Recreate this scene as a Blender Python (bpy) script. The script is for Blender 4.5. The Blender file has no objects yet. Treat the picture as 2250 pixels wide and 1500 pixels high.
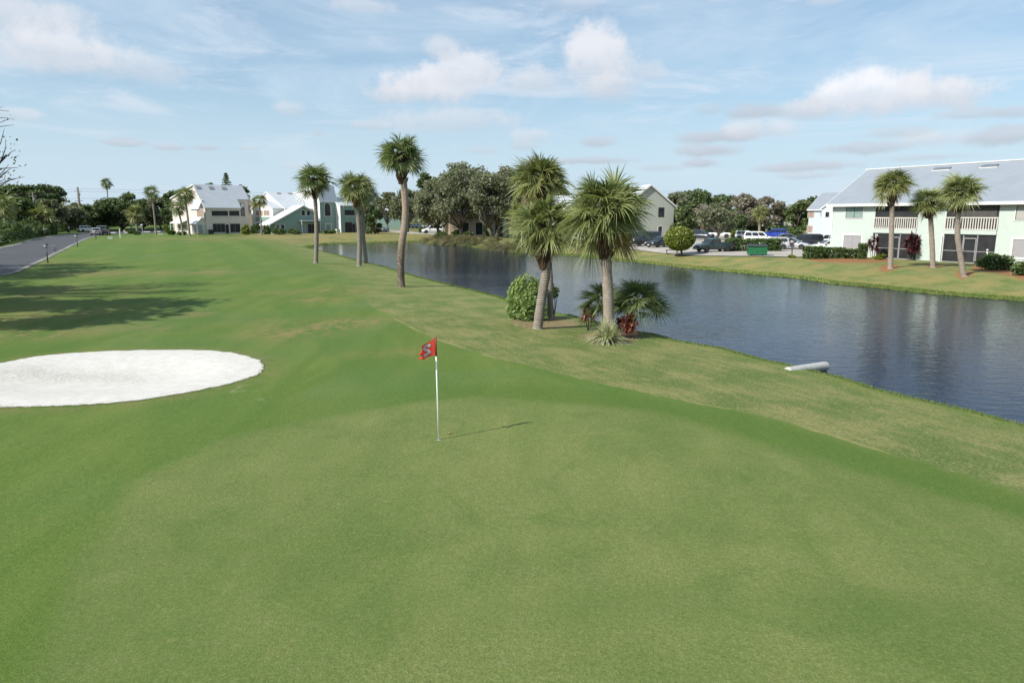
import bpy, math, random
import numpy as np
from mathutils import Vector
R_ = math.radians
sc = bpy.context.scene
COL = sc.collection
# ------------------------------------------------------------------ camera
F_PX, CAM_H = 1520.0, 5.0
PITCH = math.atan(276.5/F_PX)
cp, sp = math.cos(PITCH), math.sin(PITCH)
cam_d = bpy.data.cameras.new("camera"); cam = bpy.data.objects.new("camera", cam_d); COL.objects.link(cam)
cam.location = (0, 0, CAM_H); cam.rotation_euler = (math.pi/2-PITCH, 0, 0)
cam_d.sensor_width = 36; cam_d.lens = F_PX/2250*36; cam_d.clip_end = 8000; cam_d.clip_start = 0.1
sc.camera = cam
# ------------------------------------------------------------------ light
SUN_EL = R_(42); SUN_HEAD = Vector((.835, .55, 0)).normalized()      # heading of the shadows
sun_d = bpy.data.lights.new("sun", 'SUN'); sun_d.energy = 4.9; sun_d.angle = R_(0.6); sun_d.color = (1, .955, .88)
sun = bpy.data.objects.new("sun", sun_d); COL.objects.link(sun)
ld = Vector((SUN_HEAD.x*math.cos(SUN_EL), SUN_HEAD.y*math.cos(SUN_EL), -math.sin(SUN_EL)))
sun.rotation_euler = ld.to_track_quat('-Z', 'Y').to_euler(); sun.location = (-20, -20, 40)
sc.view_settings.view_transform = 'Standard'; sc.view_settings.look = 'None'
sc.view_settings.exposure = 0.42; sc.view_settings.gamma = 1
sc.cycles.use_denoising = True
sc.cycles.max_bounces = 6; sc.cycles.transparent_max_bounces = 8
sc.cycles.diffuse_bounces = 3; sc.cycles.glossy_bounces = 3; sc.cycles.transmission_bounces = 3
sc.cycles.sample_clamp_indirect = 6

def ray(px, py):
    u = (px-1125)/F_PX; v = (750-py)/F_PX
    return np.array((u, cp+v*sp, -sp+v*cp))
def G(px, py, z=0.0):
    d = ray(px, py); t = (z-CAM_H)/d[2]
    return (d[0]*t, d[1]*t)
def at_Y(px, py, Y):
    d = ray(px, py); t = Y/d[1]
    return np.array((d[0]*t, Y, CAM_H+d[2]*t))

# ------------------------------------------------------------------ node helper
class NT:
    def __init__(s, nt): s.nt = nt; s.n = nt.nodes; s.l = nt.links
    def new(s, t, **kw):
        x = s.n.new(t)
        for k, v in kw.items(): setattr(x, k, v)
        return x
    def put(s, sock, v):
        if isinstance(v, bpy.types.NodeSocket): s.l.new(v, sock)
        elif v is not None:
            if isinstance(v, (tuple, list)) and len(v) == 3 and sock.type == 'RGBA': v = (*v, 1)
            sock.default_value = v
    def m(s, op, a, b=None, c=None, clamp=False):
        x = s.new('ShaderNodeMath', operation=op, use_clamp=clamp)
        for i, q in enumerate((a, b, c)):
            if q is not None: s.put(x.inputs[i], q)
        return x.outputs[0]
    def mix(s, f, a, b, mode='MIX'):
        x = s.new('ShaderNodeMix', data_type='RGBA', blend_type=mode)
        s.put(x.inputs[0], f); s.put(x.inputs[6], a); s.put(x.inputs[7], b)
        return x.outputs[2]
    def noise(s, vec, scale, detail=3, rough=.55, dist=0, out=0):
        x = s.new('ShaderNodeTexNoise')
        if vec is not None: s.put(x.inputs['Vector'], vec)
        x.inputs['Scale'].default_value = scale; x.inputs['Detail'].default_value = detail
        x.inputs['Roughness'].default_value = rough; x.inputs['Distortion'].default_value = dist
        return x.outputs[out]
    def mr(s, v, a, b, c=0., d=1., smooth=True):
        x = s.new('ShaderNodeMapRange'); x.interpolation_type = 'SMOOTHSTEP' if smooth else 'LINEAR'
        s.put(x.inputs[0], v)
        for i, q in enumerate((a, b, c, d)): s.put(x.inputs[i+1], q)
        return x.outputs[0]
    def mapping(s, vec, scale=(1, 1, 1), rot=(0, 0, 0), loc=(0, 0, 0)):
        x = s.new('ShaderNodeMapping'); s.put(x.inputs[0], vec)
        x.inputs['Location'].default_value = loc; x.inputs['Rotation'].default_value = rot; x.inputs['Scale'].default_value = scale
        return x.outputs[0]
    def attr(s, name, out='Fac'):
        x = s.new('ShaderNodeAttribute'); x.attribute_name = name; return x.outputs[out]
    def coord(s, out='Object'): return s.new('ShaderNodeTexCoord').outputs[out]
    def pos(s): return s.new('ShaderNodeNewGeometry').outputs['Position']
    def bump(s, h, strength=.3, dist=.02, normal=None):
        x = s.new('ShaderNodeBump'); s.put(x.inputs['Height'], h)
        x.inputs['Strength'].default_value = strength; x.inputs['Distance'].default_value = dist
        if normal is not None: s.put(x.inputs['Normal'], normal)
        return x.outputs[0]

def mat_new(name):
    m = bpy.data.materials.new(name); m.use_nodes = True
    nt = NT(m.node_tree); b = m.node_tree.nodes['Principled BSDF']
    return m, nt, b
KA = .80
def kk(c): return tuple(q*KA for q in c)
def simple(name, col, rough=.6, metal=0, var=.12, scale=3.0, spec=.5, fine=None):
    col = kk(col)
    m, t, b = mat_new(name)
    v = t.coord('Object')
    n = t.noise(v, scale, 5, .65)
    dark = tuple(c*(1-var*1.6) for c in col); lite = tuple(min(1, c*(1+var*.6)) for c in col)
    c = t.mix(t.mr(n, .3, .7), dark, lite)
    if fine: c = t.mix(t.m('MULTIPLY', t.mr(t.noise(v, fine, 2), .45, .7), .35), c, tuple(q*.6 for q in col))
    t.put(b.inputs['Base Color'], c); b.inputs['Roughness'].default_value = rough; b.inputs['Metallic'].default_value = metal
    b.inputs['Specular IOR Level'].default_value = spec
    return m

# ------------------------------------------------------------------ world: Nishita sky with clouds and thin high cirrus
w = bpy.data.worlds.new("World"); sc.world = w; w.use_nodes = True
W = NT(w.node_tree); bg = w.node_tree.nodes['Background']
sky = W.new('ShaderNodeTexSky', sky_type='NISHITA'); sky.sun_disc = False; sky.sun_elevation = SUN_EL
sky.sun_rotation = math.atan2(-SUN_HEAD.x, -SUN_HEAD.y); sky.altitude = 0; sky.air_density = 1.0; sky.dust_density = 1.2; sky.ozone_density = 1.6
dirv = W.coord('Generated')
sep = W.new('ShaderNodeSeparateXYZ'); W.put(sep.inputs[0], dirv)
az = W.m('ARCTAN2', sep.outputs[0], sep.outputs[1]); el = W.m('ARCSINE', sep.outputs[2])
comb = W.new('ShaderNodeCombineXYZ'); W.put(comb.inputs[0], az); W.put(comb.inputs[1], el)
ae = comb.outputs[0]
def pxdir(px, py):
    d = ray(px, py); d = d/np.linalg.norm(d); return math.atan2(d[0], d[1]), math.asin(d[2])
SKYS = 7.4
base_sky = sky.outputs[0]
# pale haze toward the horizon in the thin high cloud veil
veil_n = W.noise(W.mapping(ae, (2.0, 7.0, 1), (0, 0, R_(-14))), 1.6, 6, .62, .6)
veil = W.m('MULTIPLY', W.mr(veil_n, .28, .74, .38, 1.), W.mr(el, 0, .9, .80, .60))
veil = W.m('MAXIMUM', veil, W.mr(el, .0, .24, .90, .25))
colsky = W.mix(1.0, base_sky, (.80, 1.0, 1.05), 'MULTIPLY')
colsky = W.mix(veil, colsky, (SKYS*.64, SKYS*.79, SKYS*.93))
st_n = W.noise(W.mapping(ae, (1.6, 9.0, 1), (0, 0, R_(-20))), 2.2, 7, .66, 1.0)
colsky = W.mix(W.m('MULTIPLY', W.mr(st_n, .48, .72), W.mr(el, .02, .20, .25, .62)), colsky, (SKYS*.80, SKYS*.86, SKYS*.95))
# cumulus: placed soft blobs with ragged noise edges, lit tops and grey bases
warp = W.noise(ae, 14, 6, .62); warp2 = W.noise(W.mapping(ae, (1, 1, 1), (0, 0, 0), (3, 5, 0)), 45, 5, .65)
blobs = [ # px, py, rx, ry, strength, brightness
 (1320, 120, 95, 78, 1.0, 1.0), (1345, 190, 70, 40, .8, .92), (1175, 180, 75, 38, .6, .93), (1420,158,55,30,.5,.95), (960, 185, 150, 48, 1.0, 1.0), (1040,150,90,50,.9,1.0),(900,205,90,28,.9,.95), (975, 105, 45, 32, .6, .95),
 (1950, 215, 210, 52, 1.05, 1.0), (1890, 195, 90, 45, 1.0, 1.10), (2090, 205, 90, 40, .9, .98),(1770,240,80,25,.8,.9),
 (60, 40, 170, 60, .75, .95), (130, 110, 170, 62, .9, .98), (300,150,120,40,.5,.93), (30,250,70,16,.5,.95),
 (1000, 265, 150, 34, .55, .93), (1165, 300, 50, 22, .55, .93), (640, 240, 45, 18, .45, .93), (1560,240,35,14,.4,.80), (1660, 245, 70, 20, .8, .78), (1590, 300, 120, 18, .9, .79), (1665,285,90,28,.7,.95), (2050, 305, 110, 26, .7, .95),
 (2200, 300, 110, 24, .85, .79), (2230,245,70,14,.6,.8), (1310, 312, 45, 14, .75, .79), (1560, 330, 90, 16, .85, .79), (1900, 325, 120, 16, .75, .79), (1300, 353, 110, 10, .8, .78), (1540, 358, 45, 12, .8, .78), (1780, 365, 110, 13, .8, .79),(1780,385,80,9,.6,.82), (1690,370,45,9,.6,.82),(1450,368,60,8,.5,.82),
 (1150,320,40,12,.5,.84),(1060,330,50,10,.45,.85),(2120,250,110,14,.55,.8),(1980,290,100,18,.55,.84),(2040,345,120,10,.5,.83),
 (275, 313, 60, 10, .7, .80), (375, 324, 42, 8, .7, .80), (455, 325, 38, 9, .7, .80), (545, 325, 34, 6, .5, .84), (700, 293, 20, 9, .5, .84), (810, 275, 50, 12, .5, .88),(650,363,40,8,.3,.9),(800,15,90,20,.5,.95),(1250,10,80,20,.35,.93),(1810,4,60,14,.45,.93)]
cur = colsky
w1 = W.m('MULTIPLY', W.m('SUBTRACT', warp, .5), 1.9); w2 = W.m('MULTIPLY', W.m('SUBTRACT', warp2, .5), .8)
ww = W.m('ADD', w1, w2)
for (px, py, rx, ry, st, br) in blobs:
    a0, e0 = pxdir(px, py); a1, _ = pxdir(px+rx, py); _, e1 = pxdir(px, py-ry)
    dx = W.m('DIVIDE', W.m('SUBTRACT', az, a0), a1-a0); dy = W.m('DIVIDE', W.m('SUBTRACT', el, e0), e1-e0)
    r = W.m('SQRT', W.m('ADD', W.m('MULTIPLY', dx, dx), W.m('MULTIPLY', dy, dy)))
    q = W.m('ADD', W.m('SUBTRACT', 1.12, r), ww)
    den = W.m('MULTIPLY', W.mr(q, -.05, .70), st*.92)
    lit = W.mr(W.m('ADD', dy, ww), -.7, .6)
    hi = (SKYS*.87*br, SKYS*.885*br, SKYS*.94*br) if br > .86 else (SKYS*.78*br, SKYS*.85*br, SKYS*.96*br); lo = (SKYS*.665*br, SKYS*.73*br, SKYS*.82*br)
    cur = W.mix(den, cur, W.mix(lit, lo, hi))
W.put(bg.inputs[0], cur); bg.inputs[1].default_value = 0.10

# ------------------------------------------------------------------ tags, things
def tag(o, label=None, cat=None, group=None, kind=None):
    if label: o['label'] = label
    if cat: o['category'] = cat
    if group: o['group'] = group
    if kind: o['kind'] = kind
    return o
def thing(name, loc, rz=0, label=None, cat=None, group=None):
    o = bpy.data.objects.new(name, None); COL.objects.link(o); o.empty_display_size = .3
    o.location = loc; o.rotation_euler = (0, 0, rz)
    return tag(o, label, cat, group)
def copy_tree(o, parent=None):
    c = o.copy(); COL.objects.link(c); c.parent = parent
    for ch in list(o.children): copy_tree(ch, c)
    return c

# ------------------------------------------------------------------ mesh helpers
class MB:
    def __init__(s): s.v = []; s.f = []; s.mi = []
    def quad(s, a, b, c, d, mi=0):
        i = len(s.v); s.v += [tuple(a), tuple(b), tuple(c), tuple(d)]; s.f.append((i, i+1, i+2, i+3)); s.mi.append(mi)
    def poly(s, pts, mi=0):
        i = len(s.v); s.v += [tuple(p) for p in pts]; s.f.append(tuple(range(i, i+len(pts)))); s.mi.append(mi)
    def box(s, x0, x1, y0, y1, z0, z1, mi=0):
        i = len(s.v)
        s.v += [(x0,y0,z0),(x1,y0,z0),(x1,y1,z0),(x0,y1,z0),(x0,y0,z1),(x1,y0,z1),(x1,y1,z1),(x0,y1,z1)]
        for f in ((0,3,2,1),(4,5,6,7),(0,1,5,4),(1,2,6,5),(2,3,7,6),(3,0,4,7)): s.f.append(tuple(i+k for k in f)); s.mi.append(mi)
    def prism(s, prof, ax, a, b, mi=0):
        """closed profile extruded. ax='x': prof in (y,z); ax='y': prof in (x,z)"""
        n = len(prof); i = len(s.v)
        for t in (a, b):
            for p in prof: s.v.append((t, p[0], p[1]) if ax == 'x' else (p[0], t, p[1]))
        s.f.append(tuple(i+k for k in range(n))[::-1]); s.f.append(tuple(i+n+k for k in range(n)))
        s.mi += [mi, mi]
        for k in range(n):
            s.f.append((i+k, i+(k+1) % n, i+n+(k+1) % n, i+n+k)); s.mi.append(mi)
    def tube(s, pts, rad, n=8, mi=0, cap=True):
        pts = [Vector(p) for p in pts]; i0 = len(s.v); up = Vector((0, 0, 1)); prev = None
        for k, p in enumerate(pts):
            d = (pts[min(k+1, len(pts)-1)]-pts[max(k-1, 0)]).normalized()
            a = prev if prev is not None else (Vector((1, 0, 0)) if abs(d.x) < .8 else Vector((0, 1, 0)))
            a = (a-d*a.dot(d)).normalized(); b = d.cross(a); prev = a
            r = rad[k] if isinstance(rad, (list, tuple)) else rad
            for j in range(n):
                t = 2*math.pi*j/n; q = p+a*math.cos(t)*r+b*math.sin(t)*r; s.v.append(tuple(q))
        for k in range(len(pts)-1):
            for j in range(n):
                s.f.append((i0+k*n+j, i0+k*n+(j+1) % n, i0+(k+1)*n+(j+1) % n, i0+(k+1)*n+j)); s.mi.append(mi)
        if cap:
            s.f.append(tuple(i0+j for j in range(n))[::-1]); s.mi.append(mi)
            k = len(pts)-1; s.f.append(tuple(i0+k*n+j for j in range(n))); s.mi.append(mi)
    def lathe(s, prof, n=16, c=(0, 0, 0), mi=0):
        i0 = len(s.v)
        for (r, z) in prof:
            for j in range(n):
                t = 2*math.pi*j/n; s.v.append((c[0]+r*math.cos(t), c[1]+r*math.sin(t), c[2]+z))
        for k in range(len(prof)-1):
            for j in range(n):
                s.f.append((i0+k*n+j, i0+k*n+(j+1) % n, i0+(k+1)*n+(j+1) % n, i0+(k+1)*n+j)); s.mi.append(mi)
    def build(s, name, mats, parent=None, smooth=False, loc=None):
        me = bpy.data.meshes.new(name); me.from_pydata(s.v, [], s.f)
        if not isinstance(mats, (list, tuple)): mats = [mats]
        for m in mats: me.materials.append(m)
        if len(mats) > 1: me.polygons.foreach_set('material_index', s.mi)
        if smooth: me.polygons.foreach_set('use_smooth', [True]*len(me.polygons))
        me.update()
        o = bpy.data.objects.new(name, me); COL.objects.link(o)
        if parent is not None: o.parent = parent
        if loc is not None: o.location = loc
        return o
def np_mesh(name, verts, faces, mat, parent=None, attrs=None, smooth=False, loc=None):
    """verts (N,3), faces (M,k) same k"""
    me = bpy.data.meshes.new(name); n, m, k = len(verts), len(faces), faces.shape[1]
    me.vertices.add(n); me.vertices.foreach_set('co', np.ascontiguousarray(verts, dtype=np.float32).ravel())
    me.loops.add(m*k); me.loops.foreach_set('vertex_index', np.ascontiguousarray(faces, dtype=np.int32).ravel())
    me.polygons.add(m); me.polygons.foreach_set('loop_start', np.arange(0, m*k, k, dtype=np.int32))
    if smooth: me.polygons.foreach_set('use_smooth', np.ones(m, dtype=bool))
    for key, arr in (attrs or {}).items():
        a = me.attributes.new(key, 'FLOAT', 'POINT'); a.data.foreach_set('value', np.ascontiguousarray(arr, dtype=np.float32))
    me.materials.append(mat); me.update(calc_edges=True); me.validate()
    o = bpy.data.objects.new(name, me); COL.objects.link(o)
    if parent is not None: o.parent = parent
    if loc is not None: o.location = loc
    return o

def sstep(x): x = np.clip(x, 0, 1); return x*x*(3-2*x)
def poly_sdf(P, X, Y, want=None):
    """signed distance to closed polygon: negative inside; also interpolated per-vertex value"""
    P = np.asarray(P, float); n = len(P); best = np.full(X.shape, 1e18); val = np.zeros(X.shape); inside = np.zeros(X.shape, bool)
    for i in range(n):
        a = P[i]; b = P[(i+1) % n]; ex, ey = b-a; L2 = ex*ex+ey*ey+1e-12
        t = np.clip(((X-a[0])*ex+(Y-a[1])*ey)/L2, 0, 1)
        d = (X-a[0]-t*ex)**2+(Y-a[1]-t*ey)**2
        m = d < best; best = np.where(m, d, best)
        if want is not None: val = np.where(m, want[i]*(1-t)+want[(i+1) % n]*t, val)
        c = ((a[1] > Y) != (b[1] > Y)) & (X < (b[0]-a[0])*(Y-a[1])/((b[1]-a[1]) if b[1] != a[1] else 1e-9)+a[0])
        inside ^= c
    s = np.sqrt(best)*np.where(inside, -1, 1)
    return (s, val) if want is not None else s
def smooth_poly(P, it=2, closed=True):
    P = [np.array(p, float) for p in P]
    for _ in range(it):
        Q = []; n = len(P)
        for i in range(n if closed else n-1):
            a, b = P[i], P[(i+1) % n]; Q += [a*.75+b*.25, a*.25+b*.75]
        if not closed: Q = [P[0]]+Q+[P[-1]]
        P = Q
    return np.array(P)

# ------------------------------------------------------------------ shoreline
WL = -0.6
near_px = [(2250,940,-.6),(2164,916,-.6),(2091,899,-.6),(2018,882,-.6),(1944,864,-.6),(1866,838,-.6),(1798,822,-.6),(1737,807,-.6),(1700,800,-.6),
 (1600,772,-.6),(1500,755,-.6),(1452,741,-.6),(1400,733,-.6),(1340,716,-.55),(1288,700,-.5),(1264,694,-.5),(1217,686,-.45),(1160,668,-.4),(1103,648,-.35),(1050,635.5,-.35),
 (978,619,-.35),(930,607,-.35),(889,595,-.35),(846,583,-.35),(810,575.5,-.35),(752,560,-.35),(719,552.6,-.35),(694,546,-.35),(673,541.9,-.35)]
far_px = [(711,538.5),(724,536),(777,534.5),(830,533.3),(877,532),(918,531),(935,535),(978,538),(1014,539.5),(1074,548),(1110,552.7),(1160,556),(1217,559),(1288,566),(1352,572),
 (1423,579.5),(1500,588),(1580,596),(1660,603),(1760,613),(1820,623.4),(1911,631.4),(2024,644),(2137,654),(2250,662)]
shore = []; farw = []
shore.append((17.5, 11)); farw.append(0); shore.append((24, 0)); farw.append(0)
shore = shore[::-1]
for (x, y, z) in near_px: shore.append(G(x, y, z)); farw.append(0)
for (x, y) in far_px: shore.append(G(x, y, WL)); farw.append(1)
for p in ((41, 41), (47, 28), (52, 10), (55, -10), (30, -12)): shore.append(p); farw.append(.8)
SHORE = np.array(shore); FARW = np.array(farw, float)

bunker_px = [(-260,835),(-120,815),(0,799.7),(43,789.6),(87,782),(159,775.7),(231,771.4),(318,769),(404,768),(477,770),(535,779.5),(572,793),(581,808),(572,824),(535,837),(477,853),(404,867.6),(318,882),(231,891),(130,896.5),(43,898),(-80,898),(-220,880)]
BUNK = smooth_poly([G(x, y) for x, y in bunker_px], 3)
BUNK = BUNK+np.random.RandomState(2).randn(*BUNK.shape)*.028
green_px = [(2500,1200),(2250,1110),(2018,1053),(1871,1009),(1700,960),(1560,920),(1400,887),(1200,870),(1040,868),(880,880),(740,905),(600,935),(450,975),(330,1030),(230,1110),(150,1230),(90,1400),(40,1700),(2900,1700)]
GREEN = smooth_poly([G(x, y) for x, y in green_px], 2)
fair_px = [(560,533),(600,546),(650,568),(700,594),(740,618),(770,643),(800,662),(850,688),(870,700),(925,730),(953,743),(1037,770),(1093,787),(1143,798),(1200,810),(1300,832),(1400,853),(1480,868),(1600,888),(1700,908.7),(1761,924.6),(1871,955),(1969,987),(2042,1009),(2189,1050),(2250,1072),(2500,1170)]
ROUGH = [G(x, y) for x, y in fair_px]+[(40, -5), (300, -5), (900, 900), (-60, 900), (-70, 175)]
mulch_beds = [smooth_poly([G(x, y, -.25) for x, y in b], 1) for b in (
  [(1120,708),(1140,700),(1200,690),(1262,700),(1278,712),(1240,722),(1180,727),(1135,720)],
  [(1262,738),(1290,733),(1310,728),(1400,725),(1412,738),(1395,748),(1340,755),(1300,748)])]
mulch_red = [smooth_poly([G(x, y, z) for x, y in b], 1) for z, b in (
  (.42, [(1770,572),(1800,566),(1880,566),(1960,570),(1960,578),(1880,580),(1800,577)]),
  (.25, [(1920,594),(1955,584),(1985,592),(1955,599)]), (.25, [(2025,590),(2050,584),(2075,590),(2050,596)]), (.2, [(2090,608),(2117,600),(2145,608),(2117,615)]),
  (.4, [(2130,586),(2180,583),(2270,600),(2270,618),(2190,603),(2140,597)]))]
def H0(x, y): return .5*sstep((y-45)/110)
def height(x, y):
    x = np.asarray(x, float); y = np.asarray(y, float)
    d, fw = poly_sdf(SHORE, x, y, FARW)
    base = H0(x, y)+.05*np.sin(x*.23+1)*np.cos(y*.19)*np.clip((d)/10, 0, 1)*(fw < .5)
    # gentle slope from the green's shoulder down to the fringe
    plat = base*(1-fw)+.5*fw; wid = 12-3.5*fw; lip = .28-.06*fw
    up = WL+lip*(1-np.exp(-np.maximum(d, 0)/.45))+(plat-WL-lip)*sstep(d/wid)
    up = np.where(d > wid*1.01, plat, up)
    h = np.where(d > 0, up, WL+np.maximum(d*.5, -1.6))
    b = poly_sdf(BUNK, x, y)
    h = h-np.where(b < 0, .5*np.clip((-b-.45)/1.0, 0, 1), 0)
    # low grassy mound beyond the drive on the left
    h = h+1.3*np.exp(-(((x+115)/22)**2+((y-232)/16)**2))
    return h
def hz(x, y): return float(height(np.array([x]), np.array([y]))[0])
def ground(px, py, zg=.4):
    z = zg
    for _ in range(8):
        x, y = G(px, py, z); z = .5*z+.5*hz(x, y)
    x, y = G(px, py, z)
    return x, y, hz(x, y)
# ------------------------------------------------------------------ materials
def grass_material():
    m, t, b = mat_new('turf')
    P = t.pos()
    sg = t.attr('sd_green'); sr = t.attr('sd_rough'); sm = t.attr('sd_mulch'); sred = t.attr('sd_red'); br = t.attr('dry'); sdp = t.attr('sd_pond'); sb = t.attr('sd_bunk')
    nbig = t.noise(P, .10, 3, .6, .6); nmid = t.noise(P, .45, 4, .6, .4); nsm = t.noise(P, 2.2, 4, .65); nf = t.noise(P, 14, 4, .7); nff = t.noise(P, 60, 3, .75); nfff = t.noise(P, 170, 2, .8)
    nst = t.noise(t.mapping(P, (1.0, .22, 1), (0, 0, R_(16))), .55, 4, .6, .5)
    # putting green
    g = t.mix(t.mr(nmid, .32, .68), (.140, .188, .058), (.188, .226, .078))
    g = t.mix(t.m('MULTIPLY', t.mr(nbig, .42, .62), .75), g, (.225, .245, .094))
    g = t.mix(t.m('MULTIPLY', t.mr(nst, .45, .72), .55), g, (.122, .178, .048))
    g = t.mix(t.m('MULTIPLY', t.mr(t.noise(P, .9, 4, .7, 1.2), .56, .72), .38), g, (.235, .225, .105))
    g = t.mix(t.m('MULTIPLY', t.mr(nsm, .5, .72), .28), g, (.225, .240, .115))
    ms_ = t.m('SINE', t.m('MULTIPLY', t.m('ADD', t.m('ADD', t.attr('mow'), t.m('MULTIPLY', t.noise(P, .5, 2), .5)), 0), 4.2))
    g = t.mix(t.m('MULTIPLY', t.mr(ms_, -.5, .5), t.mr(nmid, .35, .65, .06, .22)), g, (.126, .180, .052))
    g = t.mix(t.m('MULTIPLY', t.mr(t.noise(P, .38, 5, .68, 1.4), .52, .68), .55), g, (.118, .176, .050))
    g = t.mix(t.m('MULTIPLY', t.mr(t.noise(P, 7, 4, .7, .6), .62, .72), .35), g, (.28, .25, .13))
    # fairway / fringe
    f = t.mix(t.mr(nst, .34, .66), (.112, .176, .038), (.152, .208, .054))
    f = t.mix(t.m('MULTIPLY', t.mr(nbig, .45, .65), .6), f, (.118, .188, .066))
    f = t.mix(t.m('MULTIPLY', t.mr(nmid, .52, .72), .3), f, (.195, .215, .075))
    f = t.mix(t.m('MULTIPLY', t.mr(nsm, .58, .75), .22), f, (.24, .20, .10))
    stripe = t.m('SINE', t.m('ADD', t.m('MULTIPLY', t.attr('stripe'), 1.15), t.m('MULTIPLY', nmid, 2)))
    f = t.mix(t.m('MULTIPLY', t.mr(stripe, -.3, .3), .34), f, (.085, .165, .035))
    # rough
    strk = t.noise(t.mapping(t.mapping(P, (1, 1, 1), (0, 0, R_(-23))), (1.7, .22, 1)), 2.0, 6, .72, .3); bl = t.attr('blend')
    r = t.mix(t.mr(nmid, .35, .65), (.128, .178, .056), (.180, .212, .084))
    tan = t.m('MULTIPLY', t.mr(t.m('ADD', t.m('MULTIPLY', strk, .55), t.m('MULTIPLY', nmid, .45)), .43, .62), t.mr(bl, 0, 1, .85, .62))
    r = t.mix(tan, r, (.300, .268, .125))
    r = t.mix(t.m('MULTIPLY', t.mr(nf, .50, .66), .50), r, (.360, .320, .165))
    r = t.mix(t.m('MULTIPLY', t.mr(nf, .50, .32), .5), r, (.085, .150, .035))
    r = t.mix(t.m('MULTIPLY', t.mr(t.attr('farbank'), .2, .9), t.mr(t.noise(P, .35, 5, .65), .40, .62)), r, (.300, .245, .110))
    r = t.mix(t.m('MULTIPLY', t.mr(sdp, 1.8, .3), .7), r, (.175, .240, .050))
    wob = t.m('MULTIPLY', t.m('SUBTRACT', nsm, .5), .5)
    rg = t.mix(bl, t.mr(t.m('ADD', sr, wob), -.02, .16), t.mr(t.m('ADD', sr, t.m('MULTIPLY', t.m('SUBTRACT', nmid, .5), 6)), -3, 7))
    col = t.mix(rg, f, r)
    # scalped tan edge line between the cuts
    line = t.m('MULTIPLY', t.mr(t.m('ABSOLUTE', t.m('SUBTRACT', t.m('ADD', sr, t.m('MULTIPLY', wob, .5)), .02)), .13, .0), t.m('MULTIPLY', t.mr(bl, .5, 0), t.mr(t.noise(P, .5, 3), .42, .60)))
    col = t.mix(t.m('MULTIPLY', line, .6), col, (.42, .34, .19))
    # collar of greener longer grass round the green
    ca = t.m('ADD', sg, t.m('MULTIPLY', t.m('SUBTRACT', nmid, .5), 1.6))
    collar = t.m('MULTIPLY', t.mr(ca, -.9, .1), t.m('MULTIPLY', t.mr(ca, 1.9, .7), t.mr(t.attr('mow'), -9, 1, .35, 1)))
    gr = t.mr(ca, .15, -.35)
    col = t.mix(gr, col, g)
    col = t.mix(t.m('MULTIPLY', collar, .68), col, t.mix(nmid, (.092, .152, .032), (.118, .182, .042)))
    # worn / dry patches
    dp = t.m('MULTIPLY', br, t.mr(t.m('ADD', t.m('MULTIPLY', nst, .5), t.m('MULTIPLY', nsm, .5)), .40, .60))
    col = t.mix(t.m('MULTIPLY', dp, .85), col, (.300, .215, .110))
    # dry ring by the sand, and thrown sand
    ring = t.m('MULTIPLY', t.mr(sb, 1.1, .0), t.mr(nsm, .35, .6))
    col = t.mix(t.m('MULTIPLY', ring, .55), col, (.24, .20, .10))
    sp_ = t.m('MULTIPLY', t.attr('splash'), t.mr(t.m('ADD', t.m('MULTIPLY', nff, .45), t.m('MULTIPLY', nsm, .55)), .56, .62))
    col = t.mix(sp_, col, (.62, .58, .46))
    # mulch beds
    mm = t.mr(t.m('ADD', sm, t.m('MULTIPLY', t.m('SUBTRACT', nsm, .5), .7)), .08, -.08)
    mc = t.mix(t.mr(nf, .35, .65), (.15, .105, .06), (.42, .33, .21))
    col = t.mix(mm, col, mc)
    mr_ = t.mr(t.m('ADD', sred, t.m('MULTIPLY', t.m('SUBTRACT', nsm, .5), 1.2)), .2, -.3)
    col = t.mix(t.m('MULTIPLY', mr_, t.mr(nf, .3, .55, .55, 1.)), col, (.33, .15, .08))
    # bare wet soil at the water's edge
    wet = t.mr(t.m('ADD', sdp, t.m('MULTIPLY', t.m('SUBTRACT', nsm, .5), .5)), .16, .02)
    col = t.mix(t.m('MULTIPLY', wet, .9), col, (.045, .035, .02))
    # fine grain
    col = t.mix(t.mr(nff, .38, .62, 0, .55), col, t.mix(1, col, (.45, .52, .35), 'MULTIPLY'))
    col = t.mix(t.mr(nf, .42, .68, 0, .30), col, t.mix(1, col, (1.6, 1.5, 1.7), 'MULTIPLY'))
    col = t.mix(t.mr(nfff, .40, .62, 0, .35), col, t.mix(1, col, (1.5, 1.42, 1.5), 'MULTIPLY'))
    gr1 = t.noise(P, 34, 6, .85); col = t.mix(t.mr(gr1, .36, .64, .0, .62), col, t.mix(1, col, (1.65, 1.48, 1.7), 'MULTIPLY')); col = t.mix(t.mr(t.noise(P, 22, 6, .85), .40, .62, .5, .0), col, t.mix(1, col, (.60, .70, .55), 'MULTIPLY'))
    col = t.mix(t.mr(t.noise(P, 9, 5, .75, .5), .38, .66, .35, .0), col, t.mix(1, col, (.66, .74, .60), 'MULTIPLY'))
    col = t.mix(1, col, (.750, .775, .70), 'MULTIPLY')
    t.put(b.inputs['Base Color'], col); b.inputs['Roughness'].default_value = .85; b.inputs['Specular IOR Level'].default_value = .12
    hgt = t.m('ADD', t.m('MULTIPLY', nff, .6), t.m('ADD', t.m('MULTIPLY', nf, 1.0), t.m('MULTIPLY', nfff, .3)))
    t.put(b.inputs['Normal'], t.bump(hgt, .55, .035))
    return m
M = {}
M['turf'] = grass_material()
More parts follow.
